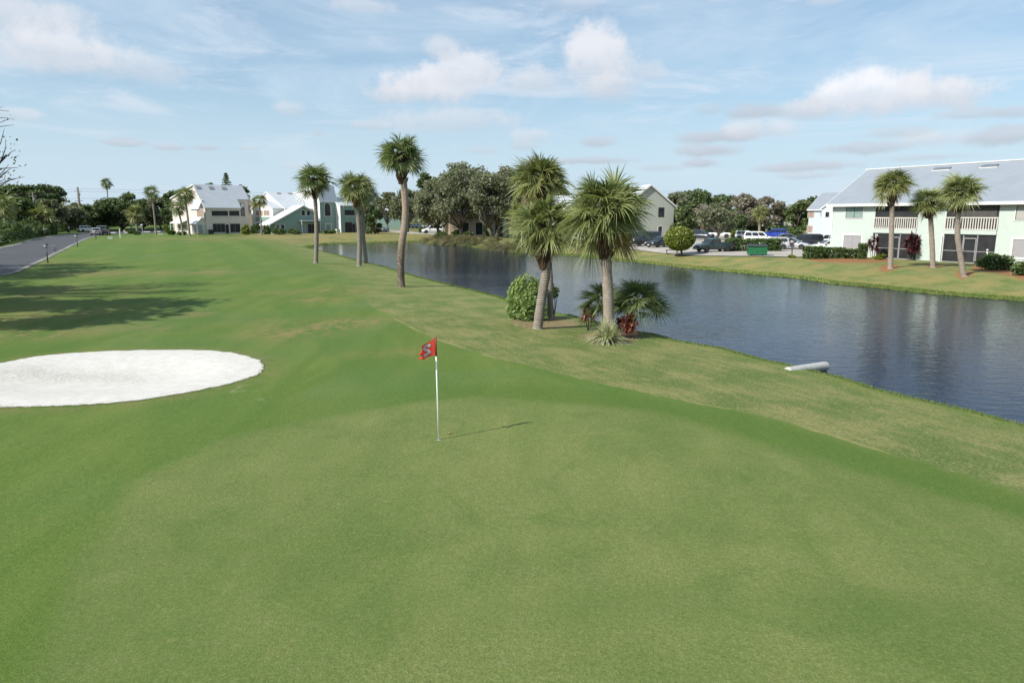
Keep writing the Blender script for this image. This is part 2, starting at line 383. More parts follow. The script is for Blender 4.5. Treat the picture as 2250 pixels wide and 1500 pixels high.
def sand_material():
    m, t, b = mat_new('white_sand'); P = t.pos()
    n1 = t.noise(P, 3, 4, .6); n2 = t.noise(P, 30, 4, .7); foot = t.attr('foot')
    vor = t.new('ShaderNodeTexVoronoi'); t.put(vor.inputs['Vector'], P); vor.inputs['Scale'].default_value = 9
    col = t.mix(t.mr(n1, .3, .7), (.47, .455, .42), (.53, .515, .485))
    col = t.mix(t.m('MULTIPLY', foot, t.mr(t.noise(P, 12, 4, .7), .42, .62)), col, (.36, .34, .30))
    col = t.mix(t.mr(t.noise(P, 22, 2, .5), .68, .72), col, (.16, .12, .08))
    t.put(b.inputs['Base Color'], col); b.inputs['Roughness'].default_value = .9; b.inputs['Specular IOR Level'].default_value = .2
    rake = t.m('SINE', t.m('MULTIPLY', t.m('ADD', t.noise(P, .6, 2), t.m('MULTIPLY', t.attr('rake'), .55)), 60))
    h = t.m('ADD', t.m('MULTIPLY', n2, .5), t.m('ADD', t.m('MULTIPLY', rake, .12), t.m('MULTIPLY', t.m('MULTIPLY', t.noise(P, 7, 3, .6), foot), 2.2)))
    t.put(b.inputs['Normal'], t.bump(h, .28, .03)); return m
M['sand'] = sand_material()
def water_material():
    m, t, b = mat_new('pond_water'); P = t.pos()
    b.inputs['Base Color'].default_value = (.006, .014, .036, 1); b.inputs['Roughness'].default_value = .055; b.inputs['IOR'].default_value = 1.333
    b.inputs['Specular IOR Level'].default_value = .19
    a = t.noise(t.mapping(P, (.8, 1.9, 1), (0, 0, R_(20))), 1.5, 3, .5, .3)
    c = t.noise(t.mapping(P, (1, 1.7, 1), (0, 0, R_(-12))), 6, 2, .5, .2)
    calm = t.mr(t.noise(t.mapping(P, (.5, 1.2, 1)), .06, 2, .5), .40, .58, .75, 1.)
    h = t.m('MULTIPLY', t.m('ADD', t.m('MULTIPLY', a, 1.), t.m('MULTIPLY', c, .26)), calm)
    t.put(b.inputs['Normal'], t.bump(h, 1.0, .032)); return m
M['water'] = water_material()
def leaf_material(name, dark, light, old, transl=.3, rough=.5, clump=0, spec=.35):
    dark, light, old = kk(dark), kk(light), kk(old); m, t, b = mat_new(name); tint = t.attr('tint')
    c = t.mix(t.mr(tint, 0, .6, smooth=False), dark, light)
    c = t.mix(t.mr(tint, .7, 1, smooth=False), c, old)
    if clump: c = t.mix(t.m('MULTIPLY', t.mr(t.noise(t.coord(), clump, 3), .42, .62), .5), c, light)
    t.put(b.inputs['Base Color'], c); b.inputs['Roughness'].default_value = rough; b.inputs['Specular IOR Level'].default_value = spec
    tr = t.new('ShaderNodeBsdfTranslucent'); t.put(tr.inputs[0], t.mix(1, c, (1.25, 1.35, .7), 'MULTIPLY'))
    ms = t.new('ShaderNodeMixShader'); ms.inputs[0].default_value = transl
    t.l.new(b.outputs[0], ms.inputs[1]); t.l.new(tr.outputs[0], ms.inputs[2])
    t.l.new(ms.outputs[0], t.n['Material Output'].inputs[0]); return m
M['frond'] = leaf_material('palm_frond', (.075, .112, .034), (.330, .360, .140), (.36, .24, .10), .25, .42, spec=.5)
M['frond_dark'] = leaf_material('palm_frond_dark', (.058, .098, .032), (.250, .300, .115), (.26, .20, .09), .25, .42, spec=.5)
M['frond_yel'] = leaf_material('palm_frond_olive', (.090, .125, .036), (.340, .350, .130), (.42, .27, .10), .25, .45, spec=.45)
M['oak_leaf'] = leaf_material('oak_foliage', (.155, .170, .100), (.270, .280, .185), (.34, .31, .24), .35, .6)
M['dark_leaf'] = leaf_material('dark_foliage', (.070, .105, .038), (.155, .205, .080), (.15, .14, .06), .3, .6)
M['pale_leaf'] = leaf_material('pale_foliage', (.070, .110, .035), (.180, .215, .085), (.28, .26, .12), .25, .6)
M['brown_leaf'] = leaf_material('thin_brown_foliage', (.200, .175, .135), (.320, .285, .230), (.38, .34, .28), .3, .7)
M['hedge_leaf'] = leaf_material('hedge_foliage', (.050, .095, .026), (.135, .200, .060), (.20, .23, .07), .25, .5)
M['bright_leaf'] = leaf_material('bright_shrub_leaves', (.130, .225, .055), (.350, .450, .160), (.56, .58, .28), .3, .5)
M['yel_leaf'] = leaf_material('yellow_green_leaves', (.110, .165, .030), (.300, .330, .060), (.42, .30, .06), .3, .5)
M['red_leaf'] = leaf_material('cordyline_leaves', (.085, .026, .026), (.300, .090, .058), (.52, .27, .18), .25, .4)
M['maroon_leaf'] = leaf_material('maroon_leaves', (.045, .016, .022), (.150, .035, .048), (.22, .07, .06), .25, .4)
M['varieg'] = leaf_material('variegated_blades', (.200, .250, .105), (.560, .570, .350), (.75, .72, .50), .25, .45)
M['flower'] = leaf_material('pink_blossom', (.55, .38, .40), (.72, .60, .60), (.8, .72, .7), .3, .6)
M['blade'] = leaf_material('grass_blades', (.110, .190, .050), (.200, .250, .080), (.38, .34, .17), .3, .7, spec=.2)
M['dry_blade'] = leaf_material('dry_bank_grass', (.075, .100, .045), (.220, .200, .110), (.36, .30, .19), .3, .7, spec=.2)
def trunk_material(name, a, bcol, moss=False, ring=85):
    a, bcol = kk(a), kk(bcol); m, t, b = mat_new(name); v = t.coord()
    s = t.new('ShaderNodeSeparateXYZ'); t.put(s.inputs[0], v)
    n = t.noise(v, 5, 5, .7); rings = t.m('SINE', t.m('ADD', t.m('MULTIPLY', s.outputs[2], ring), t.m('MULTIPLY', t.noise(v, 2.5, 3), 9)))
    c = t.mix(t.mr(n, .3, .7), a, bcol)
    c = t.mix(t.m('MULTIPLY', t.mr(rings, .2, .9), .45), c, tuple(q*.45 for q in a))
    if moss:
        low = t.m('MULTIPLY', t.mr(s.outputs[2], 4.6, 1.8), t.mr(t.noise(v, 7, 4, .7), .34, .52))
        c = t.mix(t.m('MULTIPLY', low, .85), c, (.060, .052, .036))
    t.put(b.inputs['Base Color'], c); b.inputs['Roughness'].default_value = .9
    t.put(b.inputs['Normal'], t.bump(t.m('ADD', rings, t.m('MULTIPLY', t.noise(v, 22, 4, .7), 2)), .5, .02)); return m
M['palm_trunk'] = trunk_material('palm_trunk_bark', (.31, .25, .20), (.45, .38, .315))
M['palm_trunk_moss'] = trunk_material('mossy_palm_bark', (.33, .25, .19), (.50, .38, .29), True)
M['palm_trunk_grey'] = trunk_material('grey_palm_bark', (.22, .19, .155), (.38, .33, .27), False, 60)
M['boots'] = simple('palm_boots', (.100, .052, .034), .9, var=.5, scale=9)
M['bark'] = simple('tree_bark', (.17, .145, .12), .9, var=.35, scale=4)
M['bark_dark'] = simple('dark_tree_bark', (.075, .060, .048), .9, var=.3, scale=4)
M['bark_pale'] = simple('pale_tree_bark', (.34, .30, .245), .9, var=.25, scale=4)
def siding(name, col, step=.2, vertical=False, amt=.30):
    col = kk(col)
    m, t, b = mat_new(name); v = t.coord(); s = t.new('ShaderNodeSeparateXYZ'); t.put(s.inputs[0], v)
    axis = t.m('ADD', s.outputs[0], s.outputs[1]) if vertical else s.outputs[2]
    f = t.m('FRACT', t.m('DIVIDE', axis, step))
    groove = t.mr(f, .0, .12, 1, 0)
    n = t.noise(v, 1.2, 5, .6)
    c = t.mix(t.mr(n, .3, .75), tuple(q*.93 for q in col), col)
    c = t.mix(t.m('MULTIPLY', groove, amt), c, tuple(q*.5 for q in col))
    t.put(b.inputs['Base Color'], c); b.inputs['Roughness'].default_value = .55
    t.put(b.inputs['Normal'], t.bump(f, .5, .02)); return m
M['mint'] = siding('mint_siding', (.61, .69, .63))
M['mint_deep'] = siding('shaded_mint_teal_siding', (.27, .40, .355), .3, True, .2)  # mint paint darkened for shade on mint house fronts; teal house shares it
M['mint_sunlit'] = siding('sunlit_mint_siding', (.92, .90, .87), .3, True, .1)  # same mint paint whitened for the sun on left facing walls
M['beige'] = siding('beige_siding', (.80, .71, .64), .3, True, .2)
M['cream'] = siding('cream_siding', (.60, .60, .50))
M['blue'] = siding('pale_blue_siding', (.58, .64, .68))
M['tanw'] = siding('tan_stucco', (.56, .43, .33), .4, True, .1)
M['pgreen'] = siding('pale_green_siding', (.46, .48, .42))
def metal_roof(name, col, step=.6, rough=.45):
    col = kk(col)
    m, t, b = mat_new(name); v = t.coord(); s = t.new('ShaderNodeSeparateXYZ'); t.put(s.inputs[0], v)
    f = t.m('FRACT', t.m('DIVIDE', s.outputs[0], step)); seam = t.m('MULTIPLY', t.mr(f, 0, .10, 1, 0), 1.)
    c = t.mix(t.mr(t.noise(v, .7, 4), .3, .7), tuple(q*.92 for q in col), col)
    c = t.mix(t.m('MULTIPLY', seam, .35), c, tuple(q*.5 for q in col))
    t.put(b.inputs['Base Color'], c); b.inputs['Roughness'].default_value = rough; b.inputs['Metallic'].default_value = .0
    t.put(b.inputs['Normal'], t.bump(seam, .5, .03)); return m
M['roof'] = metal_roof('pale_metal_roof', (.62, .66, .70))
M['roof_big'] = metal_roof('blue_grey_metal_roof', (.30, .335, .375), .4)
M['roof_dark'] = metal_roof('grey_shingle_roof', (.22, .21, .20))
M['white'] = simple('white_trim_paint', (.76, .76, .74), .5, var=.05)
M['offwhite'] = simple('offwhite_paint', (.66, .63, .57), .6, var=.06)
def glass_material(name, col, rough=.12):
    m, t, b = mat_new(name); v = t.coord()
    t.put(b.inputs['Base Color'], t.mix(t.mr(t.noise(v, 1.4, 3), .4, .6), col, tuple(q*.4 for q in col)))
    b.inputs['Roughness'].default_value = rough; b.inputs['Specular IOR Level'].default_value = .7; return m
M['glass'] = glass_material('window_glass', (.035, .045, .05))
M['carglass'] = glass_material('car_glass', (.015, .02, .025), .05)
M['screen'] = simple('porch_screen_with_shade', (.020, .021, .023), .65, var=.4, scale=1.2)  # dark sheet carries the shade inside porch openings, no recess behind
M['shade_screen'] = simple('grey_roller_screen', (.085, .080, .075), .8, var=.15)
M['blind'] = siding('closed_blind', (.48, .47, .43), .12, True, .4)
M['blind_grey'] = simple('grey_closed_blind', (.36, .35, .36), .7, var=.05)
M['blind_tan'] = simple('tan_window_blind', (.40, .28, .22), .7, var=.1)
M['blind_green'] = simple('pale_green_blind', (.26, .36, .32), .6, var=.1)
M['darkframe'] = simple('dark_bronze_frame', (.035, .033, .032), .5)
M['alu'] = simple('grey_screen_frame', (.32, .31, .31), .5, var=.1)
def asphalt():
    m, t, b = mat_new('asphalt'); P = t.pos()
    c = t.mix(t.mr(t.noise(P, .25, 4), .3, .7), (.034, .036, .043), (.055, .057, .066))
    c = t.mix(t.m('MULTIPLY', t.mr(t.noise(P, 40, 3, .8), .45, .7), .4), c, (.085, .085, .09))
    t.put(b.inputs['Base Color'], c); b.inputs['Roughness'].default_value = .85
    t.put(b.inputs['Normal'], t.bump(t.noise(P, 60, 3), .3, .01)); return m
M['asphalt'] = asphalt()
M['concrete'] = simple('pale_concrete', (.46, .42, .37), .85, var=.14, scale=.4, fine=12)
M['kerb'] = simple('grey_kerb_concrete', (.27, .26, .235), .9, var=.35, scale=.8)
M['black'] = simple('black_metal', (.018, .018, .02), .45, var=.1)
M['rubber'] = simple('tyre_rubber', (.018, .018, .018), .8)
M['rim'] = simple('wheel_rim_metal', (.38, .38, .40), .3, .6, var=.1)
M['red'] = simple('red_flag_cloth', (.62, .055, .035), .75, var=.10, scale=6)
M['redlamp'] = simple('red_lamp_lens', (.40, .02, .02), .25)
M['lamp_lens'] = simple('headlamp_lens', (.70, .72, .74), .15)
M['plastic_blk'] = simple('black_plastic', (.03, .03, .032), .6)
M['num'] = simple('faded_white_print', (.62, .58, .60), .7, var=.1)
M['globe'] = simple('frosted_lamp_globe', (.55, .58, .60), .25, var=.15)
M['dump'] = simple('green_dumpster_paint', (.012, .15, .055), .5, var=.2)
M['dump_dark'] = simple('dark_dumpster_lid', (.028, .040, .035), .6)
M['yellow'] = simple('yellow_paint', (.60, .42, .15), .6)
M['wood'] = simple('weathered_wood', (.16, .10, .07), .8, var=.3)
M['polewood'] = simple('utility_pole_wood', (.25, .23, .21), .9, var=.2)
M['pipe'] = simple('pale_pipe_plastic', (.50, .50, .47), .55, var=.12, scale=7)
def paint(name, col, rough=.25, metal=.0):
    m, t, b = mat_new(name); t.put(b.inputs['Base Color'], t.mix(t.mr(t.noise(t.coord(), 2, 3), .3, .7), tuple(q*.9 for q in col), col))
    b.inputs['Roughness'].default_value = rough; b.inputs['Coat Weight'].default_value = .6; b.inputs['Metallic'].default_value = metal; return m
PAINT = {k: paint('car_paint_'+k, c) for k, c in dict(white=(.72,.72,.70), black=(.012,.012,.015), navy=(.018,.022,.035), green=(.018,.040,.038), silver=(.42,.43,.45), blue=(.02,.05,.35), grey=(.10,.11,.12)).items()}

# ------------------------------------------------------------------ terrain (one sheet to the horizon)
def graded(lo, hi, step, lim_lo, lim_hi, g1=.016, g2=.10, brk=320):
    a = list(np.arange(lo, hi+1e-6, step)); s = step; x = hi
    while x < lim_hi: s *= (1+(g1 if abs(x) < brk else g2)); x += s; a.append(x)
    s = step; x = lo; b = []
    while x > lim_lo: s *= (1+(g1 if abs(x) < brk else g2)); x -= s; b.append(x)
    return np.array(b[::-1]+a)
gx = graded(-30, 26, .42, -3500, 3500); gy = graded(5, 46, .38, -60, 5000, .014)
gy = np.concatenate([[-400., -150.], gy])
X, Y = np.meshgrid(gx, gy); Xf, Yf = X.ravel(), Y.ravel()
Zf = height(Xf, Yf)
nx, ny = len(gx), len(gy)
idx = np.arange(nx*ny).reshape(ny, nx)
faces = np.stack([idx[:-1, :-1], idx[:-1, 1:], idx[1:, 1:], idx[1:, :-1]], -1).reshape(-1, 4)
sd_pond, fw = poly_sdf(SHORE, Xf, Yf, FARW)
sd_m = np.min([poly_sdf(b, Xf, Yf) for b in mulch_beds], 0); sd_r = np.min([poly_sdf(b, Xf, Yf) for b in mulch_red], 0)
def ground_patch(px, py, rx, ry, k=1, z=0):  # soft elliptical mask for dry grass and thrown sand
    x, y = G(px, py, z); x1, _ = G(px+rx, py, z); _, y1 = G(px, py-ry, z)
    return k*np.exp(-(((Xf-x)/(x1-x))**2+((Yf-y)/(y1-y))**2))
dry = np.zeros_like(Xf)
for a in [(650,728,95,14,1.3),(730,710,90,10,1.0),(560,705,60,8,.4),(690,660,60,7,1.0),(620,645,80,7,.6),(720,637,60,5,.9),(760,705,110,9,.6),(780,640,50,6,.6),(850,780,90,8,.5),(330,720,90,9,.6),(440,690,50,5,.7),
          (60,735,120,14,1.1),(150,690,200,20,.7),(100,640,200,14,.7),(250,600,200,8,.7),(60,580,120,10,.7),(480,600,60,4,.6),(450,655,40,5,.6),(900,770,60,8,.5),(560,525,120,6,.8),(420,530,160,5,.5),(800,515,120,5,.8,.5),(950,520,60,6,.9,.5),(1495,572,50,8,1.0,.3)]:
    dry += ground_patch(*a)
splash = ground_patch(535, 852, 45, 8, 1)+ground_patch(600, 880, 40, 4, .8)
attrs = dict(sd_green=poly_sdf(GREEN, Xf, Yf), sd_rough=-poly_sdf(ROUGH, Xf, Yf), sd_mulch=sd_m, sd_red=sd_r, dry=np.clip(dry, 0, 1.2), sd_pond=sd_pond, sd_bunk=poly_sdf(BUNK, Xf, Yf),
             splash=np.clip(splash, 0, 1), farbank=fw*(sd_pond < 400), stripe=(Xf*.87+Yf*.42), mow=Xf*.96-Yf*.12, blend=np.clip((Yf-30)/28, 0, 1))
terrain = np_mesh('ground', np.stack([Xf, Yf, Zf], 1), faces, M['turf'], attrs=attrs, smooth=True)
tag(terrain, 'mown golf course turf with putting green, fairway and rough', kind='structure')

wb = MB(); wb.quad((-70, -14, WL), (90, -14, WL), (90, 190, WL), (-70, 190, WL))
tag(wb.build('water', M['water']), 'dark rippled pond beside the fairway', kind='structure')

# bunker sand
cB = BUNK.mean(0); rings = [1, .985, .96, .92, .86, .78, .68, .56, .42, .28, .14, .0004]
BV = []; 
for k, r in enumerate(rings):
    for p in BUNK: BV.append((*(cB+(p-cB)*r), 0))
BV = np.array(BV); dB = -poly_sdf(BUNK, BV[:, 0], BV[:, 1]); rs = np.random.RandomState(5)
foot_m = np.zeros(len(BV))
for a in ((40,815,150,14),(190,812,90,9),(280,818,60,7)):
    x, y = G(a[0], a[1]); x1, _ = G(a[0]+a[2], a[1]); _, y1 = G(a[0], a[1]-a[3])
    foot_m += np.exp(-(((BV[:, 0]-x)/(x1-x))**2+((BV[:, 1]-y)/(y1-y))**2))
BV[:, 2] = height(BV[:, 0], BV[:, 1])+.5*np.clip((dB-.45)/1.0, 0, 1)+.014-.26*sstep((dB-.7)/2.4)+rs.randn(len(BV))*.004*(dB > .2)*(dB < 2)
nb = len(BUNK); bf = []
for k in range(len(rings)-1):
    for j in range(nb): bf.append((k*nb+j, k*nb+(j+1) % nb, (k+1)*nb+(j+1) % nb, (k+1)*nb+j))
sand = np_mesh('sand', BV, np.array(bf), M['sand'], attrs=dict(foot=np.clip(foot_m, 0, 1), rake=dB), smooth=True)
tag(sand, 'white sand of the bunker beside the green', kind='structure')

# draped strips: road, gutters, paths, parking
def drape(name, mat, polyL, polyR, lift, label, sub=3, kind='structure'):
    L = smooth_poly(polyL, 2, False); Rr = smooth_poly(polyR, 2, False); n = 90; V = []; nw = 15; rsm = lambda Q: np.column_stack([np.interp(np.linspace(0, 1, n), np.linspace(0, 1, len(Q)), Q[:, c_]) for c_ in (0, 1)]); L, Rr = rsm(L), rsm(Rr)
    for i in range(n):
        for j in range(nw):
            p = L[i]*(1-j/(nw-1))+Rr[i]*(j/(nw-1)); V.append((p[0], p[1], 0))
    V = np.array(V); V[:, 2] = height(V[:, 0], V[:, 1])+lift
    Fq = [(i*nw+j, i*nw+j+1, (i+1)*nw+j+1, (i+1)*nw+j) for i in range(n-1) for j in range(nw-1)]
    return tag(np_mesh(name, V, np.array(Fq), mat), label, kind=kind)
def gz(px, py, z): return np.array(G(px, py, z))
rR = [np.array((-41., 10.)), np.array((-41., 34.)), gz(0, 608, .05), gz(53, 586, .12), gz(110, 558, .25), gz(153, 539, .38), gz(187, 524, .5), gz(212, 517.5, .5), gz(245, 514.5, .5), gz(300, 513, .5), gz(370, 511.5, .5)]
rL = [np.array((-49., 8.)), np.array((-49.5, 34.)), np.array((-52., 58.)), np.array((-62., 78.)), gz(0, 546, .3), gz(33, 538, .4), gz(80, 526, .5), gz(110, 520, .5), gz(150, 514, .5), gz(230, 508.5, .5), gz(370, 506.5, .5)]
drape('road', M['asphalt'], rL, rR, .03, 'grey asphalt road curving along the left edge of the fairway')
def gr(px, py): return np.array(ground(px, py, .45)[:2])
def offs(P, d):
    P = smooth_poly(P, 0, False); Q = []
    for i in range(len(P)):
        a = P[max(i-1, 0)]; b = P[min(i+1, len(P)-1)]; t = (b-a)/np.linalg.norm(b-a); Q.append(P[i]+np.array((t[1], -t[0]))*d)
    return Q
drape('kerb', M['kerb'], rR, offs(rR, .55), .045, 'pale concrete gutter on the fairway side of the road')
drape('kerb', M['kerb'], offs(rL, -.7), rL, .045, 'pale concrete gutter on the tree side of the road')
drape('parking_lot', M['concrete'], [gz(1300, 530, .5), gz(1380, 534, .5), gz(1480, 520, .5), gz(1600, 517, .5), gz(1850, 515, .5), gz(2000, 518, .5)],
      [gr(1345, 544), gr(1400, 550), gr(1490, 561.5), gr(1620, 565), gr(1790, 567), gr(1850, 562)], .08, 'pale concrete parking lot beyond the pond')
drape('driveway', M['concrete'], [gz(835, 506.5, .5), gz(860, 505.5, .5), gz(885, 507, .5), gz(920, 511, .5), gz(960, 512, .5)],
      [gz(835, 509.5, .5), gz(860, 510.5, .5), gz(885, 513, .5), gz(920, 514.5, .5), gz(960, 516, .5)], .04, 'pale drive curving behind the far end of the pond')

# grass blades: ragged fringes of pond, bunker and rough
def blades(name, pts, h, mat, rs, label, wd=.012, lean=.5, tint=(0, .8), kind='stuff', clump=None, cat=None):
    n = len(pts); P = np.array(pts); P3 = np.column_stack([P[:, 0], P[:, 1], height(P[:, 0], P[:, 1])-.01]) if P.shape[1] == 2 else P
    a = rs.rand(n)*6.283; hh = h*(.5+rs.rand(n)*.8); le = lean*hh*rs.rand(n); b = rs.rand(n)*6.283
    ww = wd*(.6+.8*rs.rand(n))
    sx = np.cos(a)*ww; sy = np.sin(a)*ww
    v0 = P3-np.column_stack([sx, sy, sx*0]); v1 = P3+np.column_stack([sx, sy, sx*0]); v2 = P3+np.column_stack([np.cos(b)*le, np.sin(b)*le, hh])
    V = np.stack([v0, v1, v2], 1).reshape(-1, 3); Fq = np.arange(3*n).reshape(n, 3); t = np.repeat(tint[0]+(tint[1]-tint[0])*rs.rand(n), 3)
    return tag(np_mesh(name, V, Fq, mat, attrs=dict(tint=t)), label, cat, kind=kind)
rs = np.random.RandomState(11)
def along(P, dens, wmin, wmax, ymax=1e9):
    out = []; P = np.array(P); n = len(P)
    for i in range(n):
        a, b = P[i], P[(i+1) % n]; L = np.linalg.norm(b-a)
        if max(a[1], b[1]) > ymax or L > 60: continue
        k = int(L*dens); t = rs.rand(k)[:, None]; e = (b-a)/max(L, 1e-6); nn = np.array((e[1], -e[0]))
        out.append(a+(b-a)*t+nn*(wmin+(wmax-wmin)*rs.rand(k)[:, None]))
    return np.concatenate(out)
sgp = along(SHORE, 500, -.7, .7, 60); d = poly_sdf(SHORE, sgp[:, 0], sgp[:, 1]); sgp = sgp[(d > .02) & (d < .7)]
blades('shore_grass', sgp, .10, M['blade'], rs, 'longer grass fringe at the pond edge', .014, .6, (.1, .75))
sgp = along(SHORE, 120, -.8, .8, 400); d = poly_sdf(SHORE, sgp[:, 0], sgp[:, 1]); sgp = sgp[(d > .02) & (d < .8) & (sgp[:, 1] > 45)]
blades('bank_fringe', sgp, .13, M['blade'], rs, 'longer grass fringe at the far pond edge', .04, .6, (.1, .8))
bp = along(BUNK, 260, -.05, .07); blades('bunker_fringe', bp, .04, M['blade'], rs, 'ragged grass lip round the sand', .010, .8, (.1, .95))
q = np.column_stack([-6+rs.rand(150000)*32, 9+rs.rand(150000)*27]); d = poly_sdf(SHORE, q[:, 0], q[:, 1]); dr = poly_sdf(ROUGH, q[:, 0], q[:, 1])
q = q[(d > .2) & (dr < -.05)]
blades('rough_grass', q, .035, M['blade'], rs, 'short coarse rough grass sloping down to the pond', .009, .9, (.0, 1.0))
# ------------------------------------------------------------------ palms
def nrm(v): return v/np.maximum(np.linalg.norm(v, axis=-1, keepdims=True), 1e-9)
def palm_crown(rs, R, nleaf, nseg, droop=1., elmin=-50, dead=.06, gap=None, steps=4, wk=1.0):
    V = []; Fc = []; T = []; nv = 0
    Z = np.array((0, 0, 1.))
    for i in range(nleaf):
        f = (i+.5)/nleaf; el = R_(88-(88-elmin)*f**.95)+rs.randn()*.15; a = i*2.39996+rs.randn()*.25
        vr = .78+.36*rs.rand(); R_l = R*vr
        el -= (.55 if (f > .45 and rs.rand() < .14) else 0)
        isdead = f > .84 and rs.rand() < dead*8
        if isdead: el = R_(-60+rs.randn()*10)
        d0 = np.array((math.cos(el)*math.cos(a), math.cos(el)*math.sin(a), math.sin(el)))
        side = nrm(np.cross(d0, Z)+1e-6)
        lp = R_l*(.36+.24*rs.rand()); lb = R_l*(.46+.18*rs.rand())*(.85 if isdead else 1)
        el1 = el-R_(26+36*rs.rand())*droop*min(1., max(.22, (el+.7)/1.7))
        d1 = np.array((math.cos(el1)*math.cos(a), math.cos(el1)*math.sin(a), math.sin(el1)))
        p0 = d0*R*.04; pm = d0*lp*.55; p1 = d0*lp*.6+d1*lp*.4
        roll = rs.randn()*.75; nn = nrm(np.cross(side, d1)); s2 = side*math.cos(roll)+nn*math.sin(roll); nn = nrm(np.cross(s2, d1))
        tb = np.clip(.15+.40*rs.rand()+.25*(f > .6)*rs.rand(), 0, .62)
        if isdead: tb = .95
        # petiole
        wd = s2*R*.009
        pts = [p0-wd, p0+wd, pm+wd, pm-wd, p1+wd*.7, p1-wd*.7]
        V.append(np.array(pts)); Fc += [(nv, nv+1, nv+2, nv+3), (nv+3, nv+2, nv+4, nv+5)]; T += [min(.62, tb+.25)]*6; nv += 6
        # blade: many narrow segments with drooping tips
        t = np.linspace(-1, 1, nseg)*R_(115)+rs.randn(nseg)*.035
        dd = np.cos(t)[:, None]*d1+np.sin(t)[:, None]*s2+nn*(.30*np.abs(np.sin(t)))[:, None]-nn*.1
        dd = nrm(dd); ln = lb*(.62+.38*np.cos(t*.62)**1)*(.88+.24*rs.rand(nseg)); ln[np.abs(t) > R_(95)] *= .8
        st = np.linspace(0, 1, steps+1); dr = (.12+.42*rs.rand(nseg))*droop
        wv = nrm(np.cross(dd, nn[None])); tw = rs.randn(nseg)*.5; wv = wv*np.cos(tw)[:, None]+nn*np.sin(tw)[:, None]
        wprof = np.interp(st, [0, .25, .6, 1], [.25, 1., .8, .06])*R*.0125*wk*(30/nseg)**.7*1.15
        P = p1[None, None]+dd[:, None]*(ln[:, None]*st[None])[..., None]-Z[None, None]*((dr*ln)[:, None]*st[None]**2.8)[..., None]
        A = P-wv[:, None]*wprof[None, :, None]; B = P+wv[:, None]*wprof[None, :, None]
        blk = np.stack([A, B], 2).reshape(-1, 3)
        V.append(blk); n1 = (steps+1)*2
        for s in range(nseg):
            for k in range(steps):
                b0 = nv+s*n1+k*2; Fc.append((b0, b0+1, b0+3, b0+2))
        sg = tb+rs.randn(nseg)*.08
        tt = np.clip(sg[:, None]+.10*(st[None]**2), 0, .99 if isdead else .74)
        T += list(np.repeat(tt.ravel(), 2)); nv += len(blk)
    return np.concatenate(V), np.array(Fc), np.array(T)
def palm_trunk(mb, pts, r0, r1, n=12, rings=True, rs=None):
    P = smooth_poly(pts, 3, False) if len(pts) > 2 else np.array([np.array(pts[0])*(1-t)+np.array(pts[1])*t for t in np.linspace(0, 1, 12)])
    L = len(P); rad = []
    for k in range(L):
        f = k/(L-1); r = r0*(1-f)+r1*f
        if f < .08: r *= 1+.35*(1-f/.08)
        rad.append(r*(1+.035*math.sin(k*1.9)+(rs.randn()*.012 if rs is not None else 0)))
    mb.tube([tuple(p) for p in P], rad, n)
def boots(mb, rs, top, r, L, n=26):
    """flared collar of old leaf bases below the crown"""
    t = Vector(top)
    mb.tube([t+Vector((0, 0, -L)), t+Vector((0, 0, -L*.6)), t+Vector((0, 0, -.1*L)), t+Vector((0, 0, L*.25))], [r*1.02, r*1.5, r*1.8, r*1.3], 10)
    for i in range(n):
        a = i*2.4; z = -L+L*1.15*i/n; rr = r*(1.05+.75*min(1, (z+L)/(L*.7)))
        d = Vector((math.cos(a), math.sin(a), 0)); p = t+d*rr*.8+Vector((0, 0, z))
        q = p+d*r*(.55+.5*rs.rand())+Vector((0, 0, r*(1.3+rs.rand()*.8)))
        mb.tube([p, (p+q)/2+d*r*.1, q], [r*.34, r*.26, r*.12], 4)
def palm(label, bx, by, tx, ty, Rpx, wpx, mid=None, leafs=42, nseg=26, mat='frond', tm='palm_trunk', group=None, z=.4, droop=1., elmin=-50, seed=1, boot=1., Y=None, name='fan_palm', steps=4, wk=1., base=None, dead=.06):
    rs = np.random.RandomState(seed)
    if base is None: x, y, zz = ground(bx, by, z)
    else: x, y = base; zz = hz(x, y)
    o = thing(name, (x, y, zz-.05), 0, label, 'palm', group)
    top = at_Y(tx, ty, y)-np.array((x, y, zz-.05)); sc_ = y/F_PX/1.0
    pts = [(0, 0, 0)]
    if mid:
        for (mx, my) in mid: pts.append(tuple(at_Y(mx, my, y)-np.array((x, y, zz-.05))))
    pts.append(tuple(top))
    r = wpx*sc_/2; R = Rpx*sc_
    mb = MB(); palm_trunk(mb, pts, r*1.1, r*.92, 12 if wpx > 8 else 7, rs=rs); mb.build('trunk', M[tm], o, True)
    if boot: mb = MB(); boots(mb, rs, top, r, min(R*.42*boot, 1.75), 26 if wpx > 8 else 10); mb.build('leaf_bases', M['boots'], o)
    V, Fc, T = palm_crown(rs, R, int(leafs*1.55), nseg, droop*.8, elmin, dead, steps=steps, wk=wk)
    V = V+top+np.array((0, 0, R*.08))
    np_mesh('crown', V, Fc, M[mat], o, dict(tint=T))
    return o
